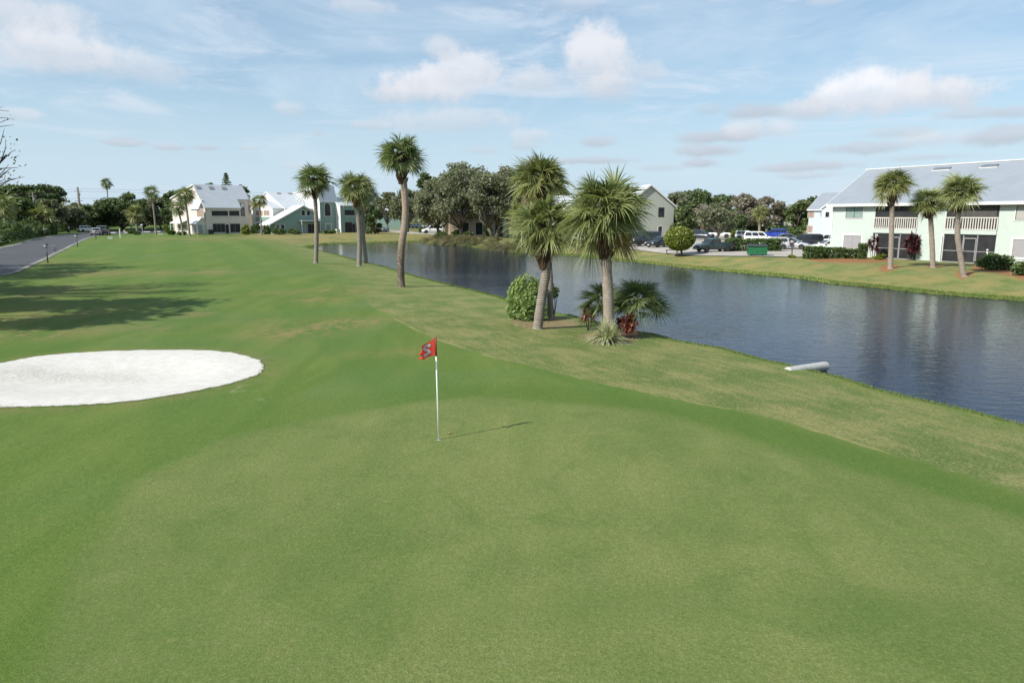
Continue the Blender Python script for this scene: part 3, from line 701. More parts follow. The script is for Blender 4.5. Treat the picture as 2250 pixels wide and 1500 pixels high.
# the two big palms by the water and their companions
palm('large fan palm with ringed tan trunk standing behind the striped grass clump', 1338, 742, 1331, 478, 102, 23, [(1337, 650), (1331, 560)], 66, 34, 'frond', 'palm_trunk', z=-.2, seed=3, droop=1.0, elmin=-28, boot=2.3, dead=.05)
palm('curved leaning fan palm in front of the bright green bush at the water', 1181, 722, 1196, 508, 86, 20, [(1190, 655), (1202, 590), (1200, 545)], 52, 32, 'frond', 'palm_trunk_grey', z=-.2, seed=8, elmin=-36, boot=2.3, dead=.05)
palm('olive crowned fan palm rising behind the leaning palm, trunk half hidden in the bush', 1208, 700, 1186, 404, 74, 12, [(1210, 600), (1196, 500)], 54, 30, 'frond_yel', 'palm_trunk_grey', z=-.3, seed=12, elmin=-38, boot=1.2, dead=.12)
palm('tallest fan palm on the fairway side with a mossy dark trunk foot', 882, 630, 882, 350, 56, 15, [(879, 560), (892, 480), (889, 420)], 46, 26, 'frond_dark', 'palm_trunk_moss', z=0, seed=21, elmin=-24, boot=2.4, dead=.02)
palm('fan palm leftmost of the near fairway palms, in front of the mint houses', 694, 578, 690, 400, 45, 9, [(696, 520), (694, 460)], 40, 22, 'frond_dark', 'palm_trunk_grey', z=.1, seed=23, boot=2.0, elmin=-34, steps=3)
palm('fan palm with upright trunk, left one of the touching pair by the pond', 789, 585, 782, 420, 45, 10, [(791, 520)], 42, 22, 'frond', 'palm_trunk_grey', z=.1, seed=25, elmin=-42, boot=1.8, steps=3)
palm('fan palm with slanted trunk crossing behind its twin by the pond', 805, 579, 799, 432, 38, 8, [(803, 560), (796, 500)], 34, 22, 'frond_dark', 'palm_trunk_grey', z=.1, seed=27, elmin=-40, boot=1.7, steps=3)
# palms by the left houses and the road
g = 'fan palms standing along the far end of the fairway'
palm('slim tall fan palm between the road and the beige house', 343, 516, 333, 424, 19, 3.6, [(339, 470)], 26, 14, 'frond_dark', 'palm_trunk_grey', g, .5, seed=31, steps=2, wk=1.2, boot=.6)
palm('taller fan palm in front of the beige house corner', 417, 519, 406, 432, 25, 4.6, [(413, 480)], 30, 16, 'frond', 'palm_trunk_grey', g, .5, seed=32, steps=2, wk=1.2, elmin=-60, boot=.6)
palm('shorter fan palm against the left wall of the beige house', 402, 517, 391, 458, 21, 4, [(399, 490)], 28, 16, 'frond_dark', 'palm_trunk_grey', g, .5, seed=33, steps=2, wk=1.2, boot=.6)
palm('fan palm standing between the beige house and the mint house', 575, 518, 570, 443, 21, 3.2, [(573, 480)], 28, 16, 'frond_yel', 'palm_trunk_grey', g, .5, seed=34, steps=2, wk=1.2, elmin=-60, boot=.6)
palm('thick low fan palm rising from clipped bushes at the road bend', 302, 509, 297, 470, 24, 5, [(300, 490)], 30, 16, 'frond_yel', 'palm_trunk_grey', g, .5, seed=35, steps=2, wk=1.3, elmin=-60, boot=.6)
palm('fan palm with leaning trunk on the dark side beyond the drive', 325, 501, 314, 463, 17, 2.6, None, 22, 14, 'frond', 'palm_trunk_grey', g, .5, seed=36, steps=2, wk=1.3, boot=0)
palm('short fan palm with straight trunk beside the leaning one beyond the drive', 330, 500, 324, 462, 17, 2.6, None, 22, 14, 'frond_yel', 'palm_trunk_grey', g, .5, seed=37, steps=2, wk=1.3, boot=0)
palm('lone tall palm sticking up above the dark trees on the left skyline', 243, 500, 234, 404, 15, 2.4, None, 24, 12, 'frond_dark', 'palm_trunk_grey', None, .5, seed=38, steps=2, wk=1.4, boot=0)
palm('fan palm with pale trunk at the left edge beyond the road', 9, 520, 4, 452, 30, 4, [(7, 490)], 26, 14, 'frond', 'palm_trunk', None, .4, seed=39, steps=2, wk=1.3, elmin=-60, boot=0)
palm('leaning fan palm in the thicket, next to the lamp across the road', 21, 519, 15, 455, 28, 3.6, [(18, 490)], 26, 14, 'frond_yel', 'palm_trunk', None, .4, seed=40, steps=2, wk=1.3, elmin=-60, boot=0)
palm('yellowish fan palm buried in the thicket across the road', 92, 516, 88, 478, 34, 4, None, 24, 14, 'frond_yel', 'palm_trunk_grey', None, .4, seed=41, steps=2, wk=1.3, elmin=-30, boot=0)
# palms on the right bank
g2 = 'fan palms on the bank before the pale green apartments'
palm('leftmost of the three fan palms before the pale green apartments', 1956, 590, 1961, 412, 46, 10, [(1959, 520)], 42, 24, 'frond_yel', 'palm_trunk', g2, .3, seed=51, elmin=-30, boot=2.1, steps=3)
palm('middle and shortest of the three fan palms before the pale green apartments', 2050, 588, 2043, 450, 44, 10, [(2048, 530)], 40, 24, 'frond', 'palm_trunk', g2, .3, seed=52, elmin=-30, boot=1.6, steps=3)
palm('rightmost fan palm with a curved trunk before the pale green apartments', 2118, 607, 2109, 428, 50, 11, [(2110, 560), (2102, 510)], 46, 24, 'frond', 'palm_trunk', g2, .3, seed=53, elmin=-30, boot=1.8, steps=3)
# palms around the parking lot and behind the pond
palm('fan palm in the parking lot island behind the white cars', 1668, 522, 1670, 468, 20, 5, None, 30, 16, 'frond_yel', 'palm_trunk', None, .5, seed=61, steps=2, wk=1.3, elmin=-60, boot=.8)
palm('fan palm with pale trunk at the back of the lot, beside the blue house', 1741, 505, 1744, 470, 25, 4, None, 32, 16, 'frond', 'palm_trunk', None, .5, seed=62, steps=2, wk=1.3, elmin=-75, boot=.8)
palm('fan palm before the cream house at the back of the lot', 1718, 506, 1717, 468, 20, 3.2, None, 28, 16, 'frond_yel', 'palm_trunk_grey', None, .5, seed=63, steps=2, wk=1.3, elmin=-75, boot=0)
palm('feathery palm beyond the far end of the pond, left one of two', 840, 502, 838, 458, 15, 2.2, None, 24, 12, 'frond_yel', 'palm_trunk', None, .5, seed=64, steps=2, wk=1.3, elmin=-70, boot=0)
palm('feathery palm beyond the far end of the pond, right one of two', 857, 499, 857, 464, 17, 2.2, None, 24, 12, 'frond', 'palm_trunk', None, .5, seed=65, steps=2, wk=1.3, elmin=-70, boot=0)
palm('thin trunked fan palm before the long cream wall beyond the pond', 1259, 530, 1256, 478, 17, 3.4, None, 26, 14, 'frond', 'palm_trunk', None, .5, seed=66, steps=2, wk=1.3, elmin=-70, boot=0)
palm('fan palm with hanging dead fronds beside the oaks beyond the pond', 1137, 532, 1136, 466, 26, 4, None, 30, 16, 'frond_yel', 'palm_trunk', None, .5, seed=67, steps=2, wk=1.3, elmin=-80, boot=0, dead=.3)

# ------------------------------------------------------------------ leaf clouds, trees and shrubs
def leaf_cards(rs, C, size, aspect=1.6, flat=.0, tint=(0, .65)):
    n = len(C); a = nrm(rs.randn(n, 3)*np.array((1, 1, 1-flat))); b = nrm(np.cross(a, rs.randn(n, 3)))
    s = size*(.55+.9*rs.rand(n))[:, None]; A = a*s*.5*aspect; B = b*s*.5
    V = np.stack([C-A, C-B*.9, C+A, C+B*.9], 1).reshape(-1, 3)
    t = tint[0]+(tint[1]-tint[0])*rs.rand(n)
    return V, np.arange(4*n).reshape(n, 4), np.repeat(t, 4)
def lobes_cloud(rs, lobes, n, size, tint=(0, .65), shell=.5, aspect=1.6):
    vol = np.array([l[1][0]*l[1][1]*l[1][2] for l in lobes])**.75; pick = rs.choice(len(lobes), n, p=vol/vol.sum())
    c = np.array([l[0] for l in lobes])[pick]; r = np.array([l[1] for l in lobes])[pick]
    d = nrm(rs.randn(n, 3)); rad = (shell+(1-shell)*rs.rand(n)**.6)*(1+.10*rs.randn(n))
    C = c+d*r*rad[:, None]; V, Fq, T = leaf_cards(rs, C, size, aspect, tint=tint)
    lt = rs.randn(len(lobes))*.10; T = np.clip(T+np.repeat(lt[pick], 4), 0, .7)
    return V, Fq, T
def tree(label, x, y, h, rx, cb=.35, nl=26, leaves=3500, leaf=.42, mat='oak_leaf', bark='bark', group=None, seed=1, tr=None, flat=.75, name='tree', cat='tree', ry=None, top=None, nlimb=11, shell=.15, lobe=.36, trunks=1, z=None, rise=0, branch_r=.06):
    rs = np.random.RandomState(seed); zz = hz(x, y) if z is None else z
    o = thing(name, (x, y, zz-.05), 0, label, cat, group); tr = tr or h*.028; ry = ry or rx
    cz = h*(cb+(1-cb)*.5); rz = h*(1-cb)*.5; lobes = []
    for i in range(nl):
        a = rs.rand()*6.283; e = math.asin(np.clip(rs.rand()*1.7-.7, -1, 1)); q = .62+.25*rs.rand()
        c = (rx*q*math.cos(e)*math.cos(a), ry*q*math.cos(e)*math.sin(a), cz+rz*(q+.05)*math.sin(e)*1.0)
        s = lobe*(.6+.8*rs.rand()); lobes.append((c, (rx*s, ry*s, min(rz, rx)*s*flat)))
    V, Fq, T = lobes_cloud(rs, lobes, int(leaves*1.35), leaf*.92, shell=shell)
    V[:, 2] = np.minimum(V[:, 2], h*1.04); keep = None
    mb = MB()
    for k in range(trunks):
        ox = (k-(trunks-1)/2)*tr*2.2; lean = rs.randn()*.04*h+ox*1.5
        fork = Vector((ox+lean, rs.randn()*.03*h, h*cb*(.75+.2*rs.rand())))
        mb.tube([(ox, 0, 0), (ox+lean*.4, 0, fork.z*.5), tuple(fork)], [tr*1.25, tr*.95, tr*.8], 7)
        for i in rs.choice(nl, min(nl, nlimb), replace=False):
            c = Vector(lobes[i][0]); m_ = fork.lerp(c, .5)+Vector((rs.randn()*.04*h, rs.randn()*.04*h, -.02*h))
            mb.tube([fork, m_, c], [tr*.55, tr*.32, tr*branch_r*2.2], 5)
            for j in range(4):
                e = c+Vector((rs.randn(), rs.randn(), abs(rs.randn())*.8))*lobes[i][1][0]*.75; mb.tube([m_.lerp(c, .4+.15*j), c.lerp(e, .5), e], [tr*.2, tr*.12, tr*.05], 4, cap=False)
    mb.build('trunk', M[bark], o, True)
    np_mesh('crown', V, Fq, M[mat], o, dict(tint=T))
    return o
def px_tree(label, px, Yd, ytop, rpx, **kw):
    """tree at image column px and distance Yd whose top shows at ytop"""
    top = at_Y(px, ytop, Yd); x = top[0]; z0 = hz(x, Yd); k = rpx*Yd/F_PX
    return tree(label, x, Yd, top[2]-z0, k, **kw)
def shrub(label, x, y, rx, ry, h, n=900, leaf=.14, mat='hedge_leaf', seed=1, group=None, name='shrub', cat='shrub', boxy=0., rz=0, stems=True, nl=10, z0=.0, tint=(0, .65), flowers=0, aspect=1.6, zz=None, lobe=.38, taper=0):
    rs = np.random.RandomState(seed); zz = hz(x, y) if zz is None else zz; o = thing(name, (x, y, zz-.03), rz, label, cat, group)
    if boxy:
        P = rs.rand(n, 3)*2-1; ax = rs.randint(0, 3, n); s = np.sign(rs.randn(n)); dep = 1-.28*rs.rand(n)**2
        P[np.arange(n), ax] = s*dep*(1+.06*rs.randn(n)); P[:, 2] = np.where(P[:, 2] < -1, -1, P[:, 2])
        P = P+.05*np.sin(P[:, [1, 2, 0]]*7)
        C = P*np.array((rx, ry, h/2))+np.array((0, 0, h/2+.05)); V, Fq, T = leaf_cards(rs, C, leaf, aspect, tint=tint)
    else:
        lobes = []
        for i in range(nl):
            a = rs.rand()*6.283; q = rs.rand()**.5*.68; zc = z0+(h-z0)*(.25+.5*rs.rand()*(1-q*.5)); s = lobe*(1+.5*rs.rand())
            lobes.append(((rx*q*math.cos(a), ry*q*math.sin(a), zc), (rx*s, ry*s, (h-z0)*.30)))
        V, Fq, T = lobes_cloud(rs, lobes, n, leaf, tint, .3, aspect); V[:, 2] = np.maximum(V[:, 2], .02)
        if taper:
            k_ = 1.25-taper*V[:, 2]/h; V[:, 0] = V[:, 0]*k_-.12*V[:, 2]*0; V[:, 1] *= k_; T = np.clip(T*.75+.35*(V[:, 2]/h)**2, 0, .98)
    if stems:
        mb = MB()
        for k in range(5):
            a = rs.rand()*6.28; b = (0, 0, 0); mb.tube([b, (rx*.35*math.cos(a), ry*.35*math.sin(a), h*.55)], [.035, .018], 5)
        mb.build('stem', M['bark'], o)
    np_mesh('foliage', V, Fq, M[mat], o, dict(tint=T))
    if flowers:
        C = V.reshape(-1, 4, 3).mean(1); C = C[rs.choice(len(C), flowers)]; C = C+nrm(C-np.array((0, 0, h*.4)))*leaf*.5
        Vv, Ff, Tt = leaf_cards(rs, np.repeat(C, 4, 0)+rs.randn(len(C)*4, 3)*leaf*.3, leaf*.8, 1.2, tint=(.2, .9)); np_mesh('blossom', Vv, Ff, M['flower'], o, dict(tint=Tt))
    return o
def px_shrub(label, x0, x1, ytop, ybase, z=.5, depth=.6, **kw):
    x, y, zz = ground((x0+x1)/2, ybase, z); w = (x1-x0)/2*y/F_PX; h = (ybase-ytop)*y/F_PX
    y2 = y+w*depth*.8
    return shrub(label, x*y2/y, y2, w, max(w*depth, .3), h, zz=zz, **kw)
# live oaks beyond the pond
px_tree('broad grey green live oak, middle and tallest of the three beyond the pond', 1012, 150, 357, 68, seed=71, leaves=17000, leaf=.36, nl=60, cb=.16, tr=.42, flat=.8, name='oak_tree', group='live oaks beyond the pond', lobe=.30)
px_tree('live oak with forked trunk, rightmost of the three beyond the pond', 1086, 141, 364, 58, seed=72, leaves=14000, leaf=.34, nl=52, cb=.18, tr=.36, trunks=2, name='oak_tree', group='live oaks beyond the pond', lobe=.30)
px_tree('live oak overhanging the white car, leftmost of the three beyond the pond', 962, 160, 392, 58, seed=73, leaves=13000, leaf=.38, nl=50, cb=.14, tr=.36, name='oak_tree', group='live oaks beyond the pond', lobe=.30)
px_tree('loose topped pine poking out above the left live oak', 936, 185, 377, 22, seed=74, leaves=1500, leaf=.5, nl=16, cb=.55, name='pine_tree', mat='dark_leaf')
px_tree('olive tree behind the tallest palm trunk, beyond the drive', 893, 190, 418, 34, seed=75, leaves=4200, leaf=.5, nl=26, cb=.25)
px_tree('low brownish tree behind the two feathery palms', 850, 215, 425, 28, seed=76, leaves=3000, leaf=.55, mat='oak_leaf', cb=.2)
px_tree('dark dense tree hugging the right end of the mint house', 820, 172, 448, 17, seed=77, leaves=3600, leaf=.42, mat='dark_leaf', cb=.08, nl=22)
px_tree('dark tree behind the right end of the mint house roof', 800, 196, 440, 20, seed=78, leaves=2400, leaf=.5, mat='dark_leaf', cb=.2)
px_tree('olive tree filling the gap between the oaks and the cream wall', 1140, 165, 402, 36, seed=79, leaves=3600, leaf=.5, mat='oak_leaf', cb=.2)
px_tree('grey green tree showing between the two big palm crowns', 1225, 190, 415, 44, seed=80, leaves=3600, leaf=.55, mat='oak_leaf', cb=.2)
# trees round the parking lot
RT = [ # label, px, Y, ytop, r, mat, bark, cb, leaves, branchy
 ('dark green tree behind the right slope of the gabled cream house', 1490, 170, 424, 34, 'oak_leaf', 'bark', .2, 3600, 0),
 ('tall dark tree at the back of the lot with a knobbly top', 1532, 185, 416, 34, 'dark_leaf', 'bark', .2, 3800, 0),
 ('round topped dark tree above the bare branched tree', 1592, 190, 422, 38, 'dark_leaf', 'bark', .25, 3800, 0),
 ('half bare grey tree with pale spreading limbs behind the white off-roader', 1577, 128, 440, 40, 'oak_leaf', 'bark_pale', .22, 2100, 1),
 ('brownish leafless looking tree behind the lot, left of the island palm', 1640, 165, 426, 40, 'brown_leaf', 'bark_pale', .2, 3300, 1),
 ('brown twiggy tree behind the island palm', 1690, 178, 432, 38, 'brown_leaf', 'bark_pale', .22, 3000, 1),
 ('olive tree beside the blue house at the back of the lot', 1758, 170, 438, 26, 'pale_leaf', 'bark', .15, 2600, 0),
 ('dark tree showing over the roof of the blue house', 1792, 190, 432, 24, 'dark_leaf', 'bark', .3, 1800, 0),
 ('pale green tree with cream leaves right of the gabled cream house', 1503, 140, 452, 26, 'pale_leaf', 'bark', .1, 3000, 0),
 ('dense dark tree behind the yellow green bush of the lot', 1615, 140, 470, 24, 'dark_leaf', 'bark', .05, 2600, 0),
 ('grey brown tree at the back left of the lot', 1545, 150, 450, 26, 'brown_leaf', 'bark_pale', .15, 2200, 1),
 ('low olive tree at the far back of the lot behind the parked cars', 1652, 200, 462, 34, 'oak_leaf', 'bark', .1, 2400, 0),
 ('low brown tree in front of the far cream house', 1710, 215, 452, 30, 'brown_leaf', 'bark', .2, 1800, 0)]
for i, (lb, px, Yd, yt, r, mt, bk, cb, nlv, brn) in enumerate(RT):
    px_tree(lb, px, Yd, yt, r, seed=100+i, leaves=nlv, leaf=.40 if Yd < 150 else .5, mat=mt, bark=bk, cb=cb, nl=26, tr=.30 if brn else None, branch_r=.12 if brn else .06, shell=.2 if brn else .35)
# left skyline trees
LT = [
 ('wide flat topped dark tree at the left edge of the skyline', 36, 205, 404, 48, 'dark_leaf', .45, 5500),
 ('flat topped dark tree right of the widest one on the left skyline', 104, 215, 408, 34, 'dark_leaf', .5, 3600),
 ('dense dark tree under the lone tall palm', 258, 205, 422, 46, 'dark_leaf', .05, 7500),
 ('dark tree just left of the lone tall palm', 218, 210, 441, 34, 'dark_leaf', .05, 4200),
 ('dark tree above the clipped bushes at the road bend', 305, 215, 437, 36, 'dark_leaf', .05, 5000),
 ('open grey green tree behind the slim tall palm', 348, 215, 429, 26, 'oak_leaf', .2, 3000),
 ('dark tree touching the beige house on its left', 376, 205, 420, 20, 'dark_leaf', .1, 3600),
 ('dark tree behind the parked cars on the left road', 180, 200, 446, 36, 'dark_leaf', .03, 4600),
 ('mid green tree behind the utility poles', 145, 190, 451, 36, 'oak_leaf', .03, 4200),
 ('brownish tree among the left thicket below the flat topped trees', 100, 175, 440, 38, 'oak_leaf', .03, 4600),
 ('green tree at the left edge above the thicket', 40, 165, 436, 40, 'dark_leaf', .03, 5200),
 ('dark tree showing over the right end of the beige house roof', 531, 205, 404, 13, 'dark_leaf', .3, 1200),
 ('flat dark tree just showing over the ridge of the beige house', 462, 215, 402, 16, 'dark_leaf', .6, 700)]
for i, (lb, px, Yd, yt, r, mt, cb, nlv) in enumerate(LT):
    px_tree(lb, px, Yd, yt, r, seed=140+i, leaves=nlv, leaf=.55, mat=mt, bark='bark', cb=cb, nl=30)
# thicket along the road (continuous undergrowth)
def thicket(name, label, pts, n, h, depth, leaf, mat, seed, kind='stuff'):
    rs = np.random.RandomState(seed); P = smooth_poly(pts, 2, False); seg = rs.randint(0, len(P)-1, n); t = rs.rand(n)[:, None]
    C = P[seg]*(1-t)+P[seg+1]*t; e = nrm(P[seg+1]-P[seg]); nn = np.column_stack([-e[:, 1], e[:, 0]]); q = rs.rand(n)**1.3; C = C+nn*(q*depth)[:, None]
    hh = h*(.55+.25*np.sin(C[:, 0]*.45+1.3)*np.cos(C[:, 1]*.31)+.25*np.sin(C[:, 0]*.17+C[:, 1]*.23))*(.55+.6*q)
    z = height(C[:, 0], C[:, 1])+hh*(1-rs.rand(n)**1.8*.98)
    V, Fq, T = leaf_cards(rs, np.column_stack([C, z]), leaf, tint=(0, .6)); T = np.clip(T+np.repeat(.18*np.sin(C[:, 0]*.8)*np.sin(C[:, 1]*.5+z), 4), 0, .68)
    return tag(np_mesh(name, V, Fq, M[mat], attrs=dict(tint=T)), label, kind=kind)
lr = offs(rL, -2.2)
thicket('thicket', 'dense dark undergrowth along the far side of the road', lr[1:9], 26000, 6.0, 7, .42, 'dark_leaf', 5)
thicket('thicket', 'dense dark undergrowth behind the drive at the far left', [gz(120, 511, .5), gz(200, 503.5, .5), gz(260, 501, .8), gz(330, 498.5, .6), gz(375, 499, .5)], 13000, 5.5, 10, .5, 'dark_leaf', 6)
thicket('thicket', 'low undergrowth behind the far side of the parking lot', [gz(1490, 516, .5), gz(1560, 512, .5), gz(1650, 509, .5), gz(1760, 507, .5), gz(1850, 507, .5)], 9000, 2.6, 8, .4, 'hedge_leaf', 7)
thicket('thicket', 'undergrowth beneath the oaks and behind the drive', [gz(835, 502.5, .5), gz(870, 500.5, .5), gz(910, 500.5, .5), gz(960, 501, .5)], 5000, 3, 6, .45, 'oak_leaf', 8)
thicket('far_woods', 'far belt of trees closing the horizon', [np.array(p, float) for p in ((-330, 250), (-180, 262), (-60, 275), (60, 270), (190, 250), (300, 190))], 42000, 11, 14, .9, 'oak_leaf', 9)
# off-frame oaks on the left whose shade falls across the fairway
OT = [('tall oak just outside the left of the view, throwing shade over the fairway', -35.5, 28.5, 15.5, 7.4, 1), ('oak outside the left of the view behind the tall one', -44, 36, 13.5, 6.5, 2), ('oak with half bare branches reaching into the view at the left edge', -34.9, 42, 12.5, 6.6, 3), ('oak beyond the bare branched one outside the left edge', -55.5, 58, 15, 8.2, 4), ('spreading oak across the road outside the left edge', -52.5, 46, 15, 8.0, 6), ('oak near the bunker outside the left of the view', -37, 16, 12.5, 5.5, 5)]
for lb, x, y, h, r, s in OT:
    if s == 3: tree(lb, x, y, h, r, seed=203, leaves=520, leaf=.13, nl=60, nlimb=50, cb=.40, mat='oak_leaf', bark='bark_dark', tr=.22, lobe=.2, branch_r=.08, shell=.1)
    else: tree(lb, x, y, h, r, seed=200+s, leaves=4200, leaf=.42, nl=28, cb=.42, mat='dark_leaf', bark='bark', lobe=.30)

# planting by the water
x, y, zz = ground(1172, 705, -.3)
shrub('bright green leafy bush around the foot of the leaning palm', x-.3, y+.5, 1.2, .9, 2.55, n=6800, leaf=.085, mat='bright_leaf', seed=305, nl=30, tint=(0, .95), aspect=2.8, zz=zz, lobe=.20, taper=.62)
x, y, zz = ground(1215, 700, -.3)
shrub('thin twiggy dark bush right of the leaning palm', x+.1, y+.9, .55, .45, 1.95, n=420, leaf=.10, mat='hedge_leaf', seed=302, nl=7, zz=zz, z0=.9, aspect=2)
def low_palm(label, bx, by, cx, cy, R, seed, leafs, base):
    rs = np.random.RandomState(seed); x, y = base; zz = hz(x, y); o = thing('low_fan_palm', (x, y, zz-.03), 0, label, 'palm')
    V, Fc, T = palm_crown(rs, R, leafs, 30, .7, -25, 0.0); V = V*np.array((1, 1, .72))+at_Y(cx, cy, y)-np.array((x, y, zz-.03))
    V[:, 2] = np.maximum(V[:, 2], .05); np_mesh('crown', V, Fc, M['frond_dark'], o, dict(tint=T*.8))
    mb = MB(); c = at_Y(cx, cy, y)-np.array((x, y, zz-.03)); mb.tube([(0, 0, 0), (c[0]*.5, 0, c[2]*.6), tuple(c)], [.13, .12, .09], 8); mb.build('trunk', M['boots'], o)
x, y, zz = ground(1392, 742, -.4)
low_palm('trunkless dark fan palm spreading low behind the large palm, right half', 0, 0, 1400, 662, 1.62, 303, 52, (x-.2, y+1.0))
x, y, zz = ground(1335, 735, -.4)
low_palm('trunkless fan palm spreading low on the water side of the large palm trunk', 0, 0, 1325, 664, 1.4, 304, 40, (x+.1, y+1.2))
def strap_clump(label, px, py, R, h, n, mat, seed, name, wid=.03, tint=(0, .7), el=(15, 85), sag=.75, cat='plant', zz=None, base=None, stalk=0):
    rs = np.random.RandomState(seed)
    if base is None: x, y, zz = ground(px, py, -.2)
    else: x, y = base; zz = hz(x, y)
    o = thing(name, (x, y, zz-.02), 0, label, cat)
    V = []; Fc = []; T = []; nv = 0; st = np.linspace(0, 1, 6)
    for i in range(n):
        a = rs.rand()*6.283; e = R_(el[0]+(el[1]-el[0])*rs.rand()**.8); L = R*(.75+.45*rs.rand())
        d = np.array((math.cos(e)*math.cos(a), math.cos(e)*math.sin(a), math.sin(e))); s = np.array((-math.sin(a), math.cos(a), 0))
        org = np.array((math.cos(a)*R*.12*rs.rand(), math.sin(a)*R*.12*rs.rand(), stalk*(.3+.7*rs.rand())))
        P = org+d*(L*st)[:, None]+np.array((0, 0, -1))*(sag*L*math.cos(e)*st**2.2)[:, None]
        P[:, 2] = np.maximum(P[:, 2]*h, .01)
        wv = s*wid*np.interp(st, [0, .3, 1], [.6, 1, .08])[:, None]; blk = np.stack([P-wv, P+wv], 1).reshape(-1, 3); V.append(blk)
        for k in range(5): Fc.append((nv+2*k, nv+2*k+1, nv+2*k+3, nv+2*k+2))
        T += [tint[0]+(tint[1]-tint[0])*rs.rand()]*len(blk); nv += len(blk)
    np_mesh('leaves', np.concatenate(V), np.array(Fc), M[mat], o, dict(tint=np.clip(np.array(T), 0, 1)))
    return o
strap_clump('pale striped spiky grass clump at the foot of the large palm', 1333, 752, 1.25, 1.0, 620, 'varieg', 311, 'striped_grass_plant', .022, (0, 1.0), el=(5, 82), sag=.9)
def cordyline(label, stems, mat, seed, R=.32, base=None, n=60, wid=.04, tint=(0, .95)):
    rs = np.random.RandomState(seed); x, y = base; zz = hz(x, y); o = thing('cordyline', (x, y, zz-.02), 0, label, 'plant')
    V = []; Fc = []; T = []; nv = 0; st = np.linspace(0, 1, 4)
    for (dx, dy, h) in stems:
        mb = MB(); mb.tube([(dx*.3, dy*.3, 0), (dx*.8, dy*.8, h*.6), (dx, dy, h)], [.025, .02, .015], 5); mb.build('stem', M['bark'], o)
        for i in range(n):
            a = rs.rand()*6.283; e = R_(-20+100*rs.rand()); L = R*(.7+.5*rs.rand()); hz_ = h*(.55+.45*rs.rand()**.5)
            d = np.array((math.cos(e)*math.cos(a), math.cos(e)*math.sin(a), math.sin(e))); s = np.array((-math.sin(a), math.cos(a), 0))
            P = np.array((dx, dy, hz_))+d*(L*st)[:, None]-np.array((0, 0, 1))*(.3*L*st**2)[:, None]
            wv = s*wid*np.interp(st, [0, .4, 1], [.35, 1, .1])[:, None]; blk = np.stack([P-wv, P+wv], 1).reshape(-1, 3); V.append(blk)
            for k in range(3): Fc.append((nv+2*k, nv+2*k+1, nv+2*k+3, nv+2*k+2))
            T += [tint[0]+(tint[1]-tint[0])*rs.rand()]*len(blk); nv += len(blk)
    np_mesh('leaves', np.concatenate(V), np.array(Fc), M[mat], o, dict(tint=np.array(T)))
    return o
x, y, _ = ground(1302, 730, -.3)
cordyline('red leaved plant on a bare stem left of the striped grass clump', [(-.05, .1, 1.05), (.12, .0, .85), (-.2, -.05, .8)], 'red_leaf', 321, .40, (x-.1, y+.5), 70, wid=.05)
x, y, _ = ground(1378, 745, -.3)
cordyline('red and dark leaved plants massed right of the striped grass clump', [(-.1, .1, .8), (.15, .2, .95), (-.25, .25, .7), (.40, .15, .85), (.1, -.05, .5), (.28, .0, .55)], 'red_leaf', 322, .42, (x-.05, y+.30), 62, wid=.05, tint=(0, .95))
# shrubs along the right bank
x, y, _ = ground(1916, 569, .5)
cordyline('red leaved shrub left of the first patio door', [(-.35, .1, 1.9), (.1, .2, 2.5), (.4, 0, 2.2), (-.1, -.1, 1.4), (.3, -.2, 1.2)], 'maroon_leaf', 331, .55, (x, y), 85, wid=.07)
x, y, _ = ground(2000, 572, .5)
cordyline('dark red shrub before the first patio, right of its door', [(-.5, .1, 2.0), (0, .2, 2.6), (.5, 0, 2.4), (-.2, -.2, 1.3), (.3, -.2, 1.2), (.7, .1, 1.6)], 'maroon_leaf', 332, .6, (x, y), 85, wid=.07)
px_shrub('low yellow green bush beside the first palm on the right bank', 1915, 1945, 556, 571, seed=333, n=900, leaf=.14, mat='yel_leaf')
px_shrub('narrow clipped upright shrub under the pale green apartment wall', 1886, 1902, 538, 569, seed=334, n=1500, leaf=.13, boxy=1)
px_shrub('clipped hedge left of the pale green apartments, next to the drive', 1767, 1802, 544, 569, seed=335, n=2400, leaf=.14, boxy=1, name='hedge', cat='hedge')
px_shrub('clipped hedge under the left windows of the pale green apartments', 1806, 1850, 546, 568, seed=336, n=2600, leaf=.14, boxy=1, name='hedge', cat='hedge')
px_shrub('white flowered low hedge ending at the narrow upright shrub', 1850, 1885, 549, 568, seed=337, n=2200, leaf=.13, boxy=1, name='hedge', cat='hedge', flowers=36)
px_shrub('pink flowering shrub before the second patio, left one of two', 2140, 2228, 556, 594, seed=338, n=4200, leaf=.15, mat='hedge_leaf', nl=18, flowers=60, depth=.5)
px_shrub('pink flowering shrub cut by the right edge of the view', 2216, 2290, 566, 606, seed=339, n=4000, leaf=.14, mat='hedge_leaf', nl=16, flowers=70, depth=.5)
px_shrub('rounded clipped shrub behind the pink flowers', 2172, 2202, 538, 575, seed=340, n=1900, leaf=.14, boxy=1)
px_shrub('long clipped hedge between the pickup and the parked cars', 1598, 1708, 527, 553, seed=341, n=5200, leaf=.19, boxy=1, depth=.25, name='hedge', cat='hedge')
px_shrub('low hedge at the foot of the gabled cream house', 1349, 1402, 514, 535, seed=342, n=2200, leaf=.22, mat='hedge_leaf', depth=.4, name='hedge', cat='hedge')
px_shrub('yellow green bush left of the white hatchback row', 1603, 1622, 502, 526, seed=343, n=1000, leaf=.24, mat='yel_leaf')
px_shrub('rounded green bush beside the blue house corner', 1796, 1832, 487, 517, seed=344, n=2200, leaf=.26, mat='hedge_leaf', nl=14)
px_shrub('green bush row behind the black estate car', 1722, 1765, 503, 524, seed=345, n=1700, leaf=.26, mat='hedge_leaf', nl=14, depth=.4)
